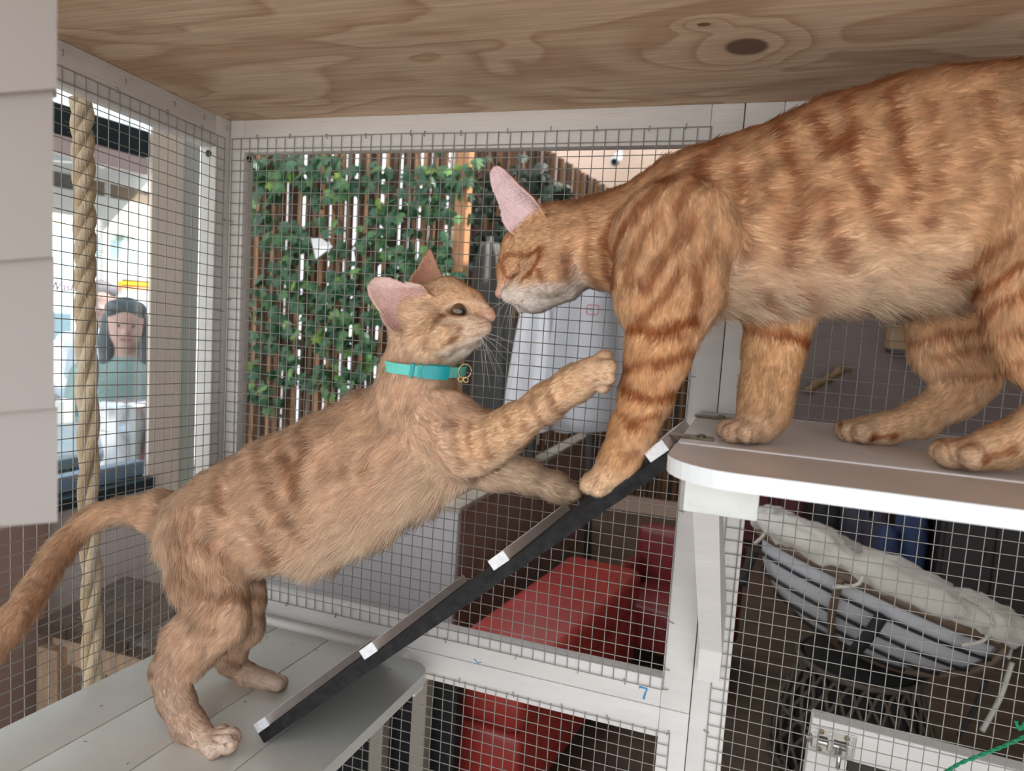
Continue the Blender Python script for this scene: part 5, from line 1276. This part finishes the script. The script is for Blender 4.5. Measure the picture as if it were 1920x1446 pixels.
MB().box((XW - .032, -2.5, zs_ + .056), (XW - .028, yA - .002, 1.98)).obj('window_pane', gm, win)
# lettering on the pane
PINK = mat('pink vinyl lettering', (226, 110, 150), .5)
fc = bpy.data.curves.new('window_lettering', 'FONT'); fc.body = 'Wash'; fc.size = .032; fc.extrude = .0006; fc.shear = .25
fo = bpy.data.objects.new('window_lettering_text', fc); COL.objects.link(fo)
bpy.context.view_layer.update(); dg = bpy.context.evaluated_depsgraph_get(); me = bpy.data.meshes.new_from_object(fo.evaluated_get(dg)); bpy.data.objects.remove(fo)
y0_, z0_ = yz(103, 545); Rm2 = Matrix.Translation(Vector((XW - .024, y0_, z0_))) @ Matrix(((0, 0, 1, 0), (1, 0, 0, 0), (0, 1, 0, 0), (0, 0, 0, 1)))
me.transform(Rm2); me.materials.clear(); lt = mobj('lettering', me, PINK, win); lt['label'] = 'pink script lettering reading Wash'
def street_box(name, label, cat_, x0, y0, x1, y1, X, m, t=.1):
    ya, za = onX(x0, y1, X)[1:]; yb_, zb = onX(x1, y0, X)[1:]
    o = MB().box((X - t, min(ya, yb_), min(za, zb)), (X, max(ya, yb_), max(za, zb)), None, .004).obj(name, m); return tag(o, label, cat_)
# verandah outside
ver = thing('verandah', 'street verandah with grey awning sheet, white strut and timber fascia', 'verandah', (-3.2, 1.8, 2.2))
ya, za = onX(90, 305, -3.4)[1:]; yb_, zb = onX(300, 330, -3.4)[1:]
TIM = mat('tan timber fascia', (150, 122, 86), .7, rgb2=(116, 112, 108), scale=1.6)
def vbox(n_, x0, y0, x1, y1, X, m, t=.06, slope=0.0):
    a = onX(x0, y1, X); b = onX(x1, y0, X); mb = MB(); ya_, yb2 = sorted((a[1], b[1])); za_, zb_ = sorted((a[2], b[2]))
    return mb.box((X - t, ya_ - .6, za_), (X, yb2 + .1, zb_)).obj(n_, m, ver)
vbox('fascia', 100, 318, 283, 385, -3.4, TIM); vbox('gutter', 100, 312, 283, 320, -3.38, CW); vbox('ledge', 100, 386, 283, 398, -3.36, CW)
aw = MB(); p1_, p2_ = onX(90, 285, -1.5), onX(290, 262, -1.5); p3_, p4_ = onX(300, 318, -3.36), onX(90, 300, -3.36); aw.add([p1_, p2_, p3_, p4_] + [p + np.array([0, 0, .02]) for p in (p1_, p2_, p3_, p4_)], [(0, 1, 2, 3), (7, 6, 5, 4), (0, 4, 5, 1), (1, 5, 6, 2), (2, 6, 7, 3), (3, 7, 4, 0)]); aw.obj('awning', mat('grey awning sheet', (150, 156, 158), .6), ver)
MB().tube([onX(218, 277, -1.62), onX(191, 310, -3.2)], .02, 8).obj('strut', CW, ver)
MB().tube([onX(197, 330, -3.42), onX(197, 330, -3.42) * np.array([1, 1, 0])], .03, 10).obj('post', CW, ver)
# far buildings and stalls
street_box('shop_building', 'pale yellow shop front across the street', 'building', 40, 395, 300, 760, -9, mat('pale yellow paint', (246, 238, 206), .8), 3)
street_box('shed', 'long pale blue white shed below the yellow shop front', 'building', 40, 450, 300, 640, -7, mat('pale blue sheet', (214, 234, 240), .8, vary=.05, scale=2), .5)
sg_ = thing('sign_banner', 'yellow and salmon banner on posts above the seated people', 'sign', onX(262, 600, -5.5) * np.array([1, 1, 0]))
for (ya_, yb2, c_) in ((528, 537, (252, 196, 40)), (537.5, 544, (250, 160, 120)), (519, 527.5, (250, 250, 246))):
    a = onX(228, yb2, -5.5); b = onX(300, ya_, -5.5); MB().box((-5.55, a[1], a[2]), (-5.5, b[1], b[2]), None, .004).obj('band', mat('banner %d' % ya_, c_, .6), sg_)
for x_ in (232, 296): P = onX(x_, 544, -5.53); MB().tube([(P[0] - .05, P[1], 0), (P[0] - .05, P[1], P[2] + .2)], .03, 8).obj('post', CW, sg_)
for x_, w_ in ((182, 12), (198, 20), (232, 16), (246, 8)): street_box('roof_box', ['narrow grey roof box nearest the rope', 'widest grey roof box on the pale shed', 'grey roof box right of the widest one', 'smallest grey roof box nearest the pillar'][[182, 198, 232, 246].index(x_)], 'box', x_, 441, x_ + w_, 450, -6.8, mat('grey roof box', (150, 158, 148), .7), .3)
street_box('stall', 'white stall with pink edge at far left by the clad panel', 'stall', 70, 640, 150, 980, -3.1, mat('white stall cloth', (246, 232, 236), .8), .3)
street_box('street_bin', 'grey blue bin standing behind the rope at far left', 'bin', 98, 588, 134, 1100, -3.6, mat('grey blue bin', (120, 146, 160), .7), .3)
street_box('bollard', 'small white bollard with two dark bolts near the table', 'bollard', 120, 750, 140, 985, -2.25, CW, .06)
# outdoor table
ot = thing('outdoor_table', 'grey slate outdoor table in front of the seated people', 'table', onX(200, 1000, -1.75) * np.array([1, 1, 0]))
ta = [onX(60, 800, -1.75), onX(290, 808, -1.75)]; zt_ = onX(200, 822, -1.75)[2]
SLATE = mat('slate top', (96, 112, 124), .35, vary=.15, scale=8)
MB().box((-2.15, ta[0][1] - .2, zt_ - .035), (-1.55, ta[1][1] - .05, zt_), None, .005).obj('table_top', SLATE, ot)
for x_ in (-2.08, -1.62):
    for y_ in (ta[0][1], ta[1][1] - .12): MB().tube([(x_, y_, 0), (x_, y_, zt_ - .036)], .02, 8).obj('leg', TEALF, ot)
jg = MB().lathe([(.075, 0), (.085, .06), (.09, .20), (.08, .26), (.085, .27)], onX(238, 905, -1.35) , 24); tag(jg.obj('steel_bucket', mat('brushed steel bucket', (210, 214, 224), .2, metal=.9), None, True), 'shiny steel bucket standing just inside the sill', 'bucket')
tag(MB().box((XW - .46, .2, 0), (XW - .08, yA + .5, onX(238, 905, -1.35)[2]), None, .004).obj('counter', mat('pale counter', (224, 224, 220), .5)), 'pale low counter under the steel bucket', 'counter')
# ------------------------------------------------------------------ two seated people
def person(label, hx, hy, X, head_px, hair, top, skin, seed, long_hair):
    H_ = onX(hx, hy, X); s = head_px * depth(H_) / F / .235      # scale so the head is about 23.5 cm
    fw = CAM - H_; fw[2] = 0; fw /= np.linalg.norm(fw); lf = np.array([-fw[1], fw[0], 0]); upv = np.array([0, 0, 1.0])
    def q(a, b, c): return H_ + s * (lf * a + fw * b + upv * c)
    t = thing('person', label, 'person', (H_[0], H_[1], .05)); b = Body(k=.03 * s)
    L_ = lambda pts, **kw: b.limb([(q(*p), r * s, 1.0) for p, r in pts], **kw)
    L_([((0, 0, .03), .085), ((0, .01, -.03), .072)], col=skin, tag='skin'); L_([((0, .02, -.06), .052), ((0, .03, -.09), .035)], col=skin, tag='skin')
    b.ball(q(0, .092, -.025), .014 * s, 1, col=skin, tag='skin', k=.012 * s)
    for sg in (-1, 1): b.ball(q(sg * .078, 0, -.02), .018 * s, 1, col=skin, tag='skin', k=.01 * s)
    L_([((0, -.02, -.08), .055), ((0, -.03, -.18), .06)], col=skin, tag='skin')
    L_([((-.15, -.03, -.24), .065), ((.15, -.03, -.24), .065)], col=top, tag='top'); L_([((0, -.03, -.27), .13), ((0, -.02, -.5), .135), ((0, 0, -.66), .15)], col=top, tag='top'); L_([((-.07, -.02, -.3), .11), ((-.08, 0, -.62), .12)], col=top, tag='top'); L_([((.07, -.02, -.3), .11), ((.08, 0, -.62), .12)], col=top, tag='top')
    for sg in (-1, 1):
        L_([((sg * .19, -.03, -.25), .06), ((sg * .24, 0, -.5), .05), ((sg * .12, .24, -.55), .04)], col=top, tag='top')
        L_([((sg * .12, .24, -.55), .036), ((sg * .06, .30, -.54), .03)], col=skin, tag='skin', k=.012 * s)
        for f_ in range(4): L_([((sg * .06, .30, -.54), .012), ((sg * (.02 - .004 * f_), .32 + .012 * f_, -.55 + .012 * f_), .009)], col=skin, tag='skin', k=.006 * s)
        L_([((sg * .06, .28, -.53), .012), ((sg * .05, .31, -.50), .009)], col=skin, tag='skin', k=.006 * s)
        L_([((sg * .09, .0, -.68), .09), ((sg * .1, .38, -.66), .07), ((sg * .1, .40, -1.02), .05)], col=(70, 78, 96), tag='legs')
    V, Q_ = b.polygonise(.008 * s); A = b.attrs(V); me = bpy.data.meshes.new('body'); me.from_pydata(V.tolist(), [], Q_.tolist()); me.polygons.foreach_set('use_smooth', np.ones(len(Q_), bool))
    ca = me.attributes.new('coat', 'FLOAT_COLOR', 'POINT'); ca.data.foreach_set('color', np.concatenate([A['col'], np.ones((len(V), 1))], 1).astype(np.float32).ravel())
    mobj('body', me, coat_material('clothes ' + str(seed)), t)
    hb = Body(k=.02 * s); hb.limb([(q(0, -.035, .06), .088 * s, 1), (q(0, -.05, -.03), .085 * s, 1)], col=hair); 
    hb.limb([(q(-.05, .03, .085), .045 * s, 1), (q(.05, .03, .085), .045 * s, 1)], col=hair)
    if long_hair:
        for sg in (-1, 1): hb.limb([(q(sg * .06, -.02, .04), .045 * s, 1), (q(sg * .085, -.02, -.08), .04 * s, 1), (q(sg * .08, .0, -.22), .035 * s, 1)], col=hair)
    V, Q_ = hb.polygonise(.008 * s); me = bpy.data.meshes.new('hair'); me.from_pydata(V.tolist(), [], Q_.tolist()); mobj('hair', me, mat('hair ' + str(seed), hair, .6, vary=.2, scale=30), t, True)
    for sg in (-1, 1):
        mb = MB().lathe([(.007 * s, -.004 * s), (.004 * s, .004 * s)], n=10); R = Vector((0, 0, 1)).rotation_difference(Vector(fw)).to_matrix(); c = q(sg * .032, .078, .005); mb.v = [tuple(R @ Vector(v) + Vector(c)) for v in mb.v]; mb.obj('eye', SCREW, t)
    mm = MB().tube([q(-.025, .078, -.062), q(0, .086, -.066), q(.025, .078, -.062)], (.0028 * s), 6); mm.obj('mouth', mat('lips', (170, 100, 96), .6), t)
    # chair under them
    return t
person('seated person with dark hair and grey green top, smiling, behind glass', 236, 612, -2.55, 88, (96, 104, 110), (150, 172, 170), (214, 176, 166), 1, True)
person('seated person half hidden behind the rope, greyish cap of hair', 190, 570, -3.0, 72, (140, 132, 140), (196, 208, 220), (206, 172, 164), 2, False)
# ------------------------------------------------------------------ brown table, lower left
tb = thing('side_table', 'dark glossy wooden table outside the mesh at lower left', 'table', (-.70, .52, 0)); zt_ = .60
GLOS = mat('glossy dark timber', (92, 78, 68), .18, rgb2=(66, 54, 46), scale=3, stretch=(2, 14, 1), coat=.5); RAWT = mat('raw timber leg', (170, 142, 116), .7, vary=.2, scale=9, stretch=(6, 6, 1))
c4 = [onZ(70, 1165, zt_), onZ(215, 1090, zt_), onZ(330, 1118, zt_), onZ(300, 1222, zt_)]
c4 = [np.array(v) for v in c4]; e1 = c4[1] - c4[0]; e2 = c4[3] - c4[0]
for j in range(4):
    a, b = j / 4 + .004, (j + 1) / 4 - .004; poly = [c4[0] + e2 * a, c4[0] + e2 * b, c4[0] + e2 * b + e1 * 1.15, c4[0] + e2 * a + e1 * 1.15]; MB().prism(poly, (0, 0, 0), (0, 0, -.028)).obj('plank', GLOS, tb)
def post_(p, w=.03, nme='leg', z0=0, z1=.54, m=RAWT): MB().box((p[0] - w, p[1] - w, z0), (p[0] + w, p[1] + w, z1), None, .003).obj(nme, m, tb)
for u, v in ((.10, .12), (.92, .12), (.10, .95), (.92, .95)): post_(c4[0] + e2 * u + e1 * v)
for v in (.1, 1.0):
    a, b = c4[0] + e2 * .06 + e1 * v, c4[0] + e2 * .96 + e1 * v; MB().prism([a, b, b + e1 * .06, a + e1 * .06], (0, 0, -.10), (0, 0, -.029)).obj('apron', RAWT, tb)
rf = MB().box((XW + .002, -2.6, 0), (-.12, 1.0, .006)).obj('floor_left', mat('reddish brown paving', (134, 112, 102), .6, vary=.1, scale=4)); tag(rf, 'reddish brown paving left of the cage', 'floor', kind='structure')
tag(MB().box((XW + .01, -.35, .01), (XW + .05, yz(62, 1000)[0], .80), None, .004).obj('timber_board', mat('reddish timber board', (152, 124, 112), .7, vary=.15, scale=6)), 'reddish timber board leaning against the low wall', 'board')
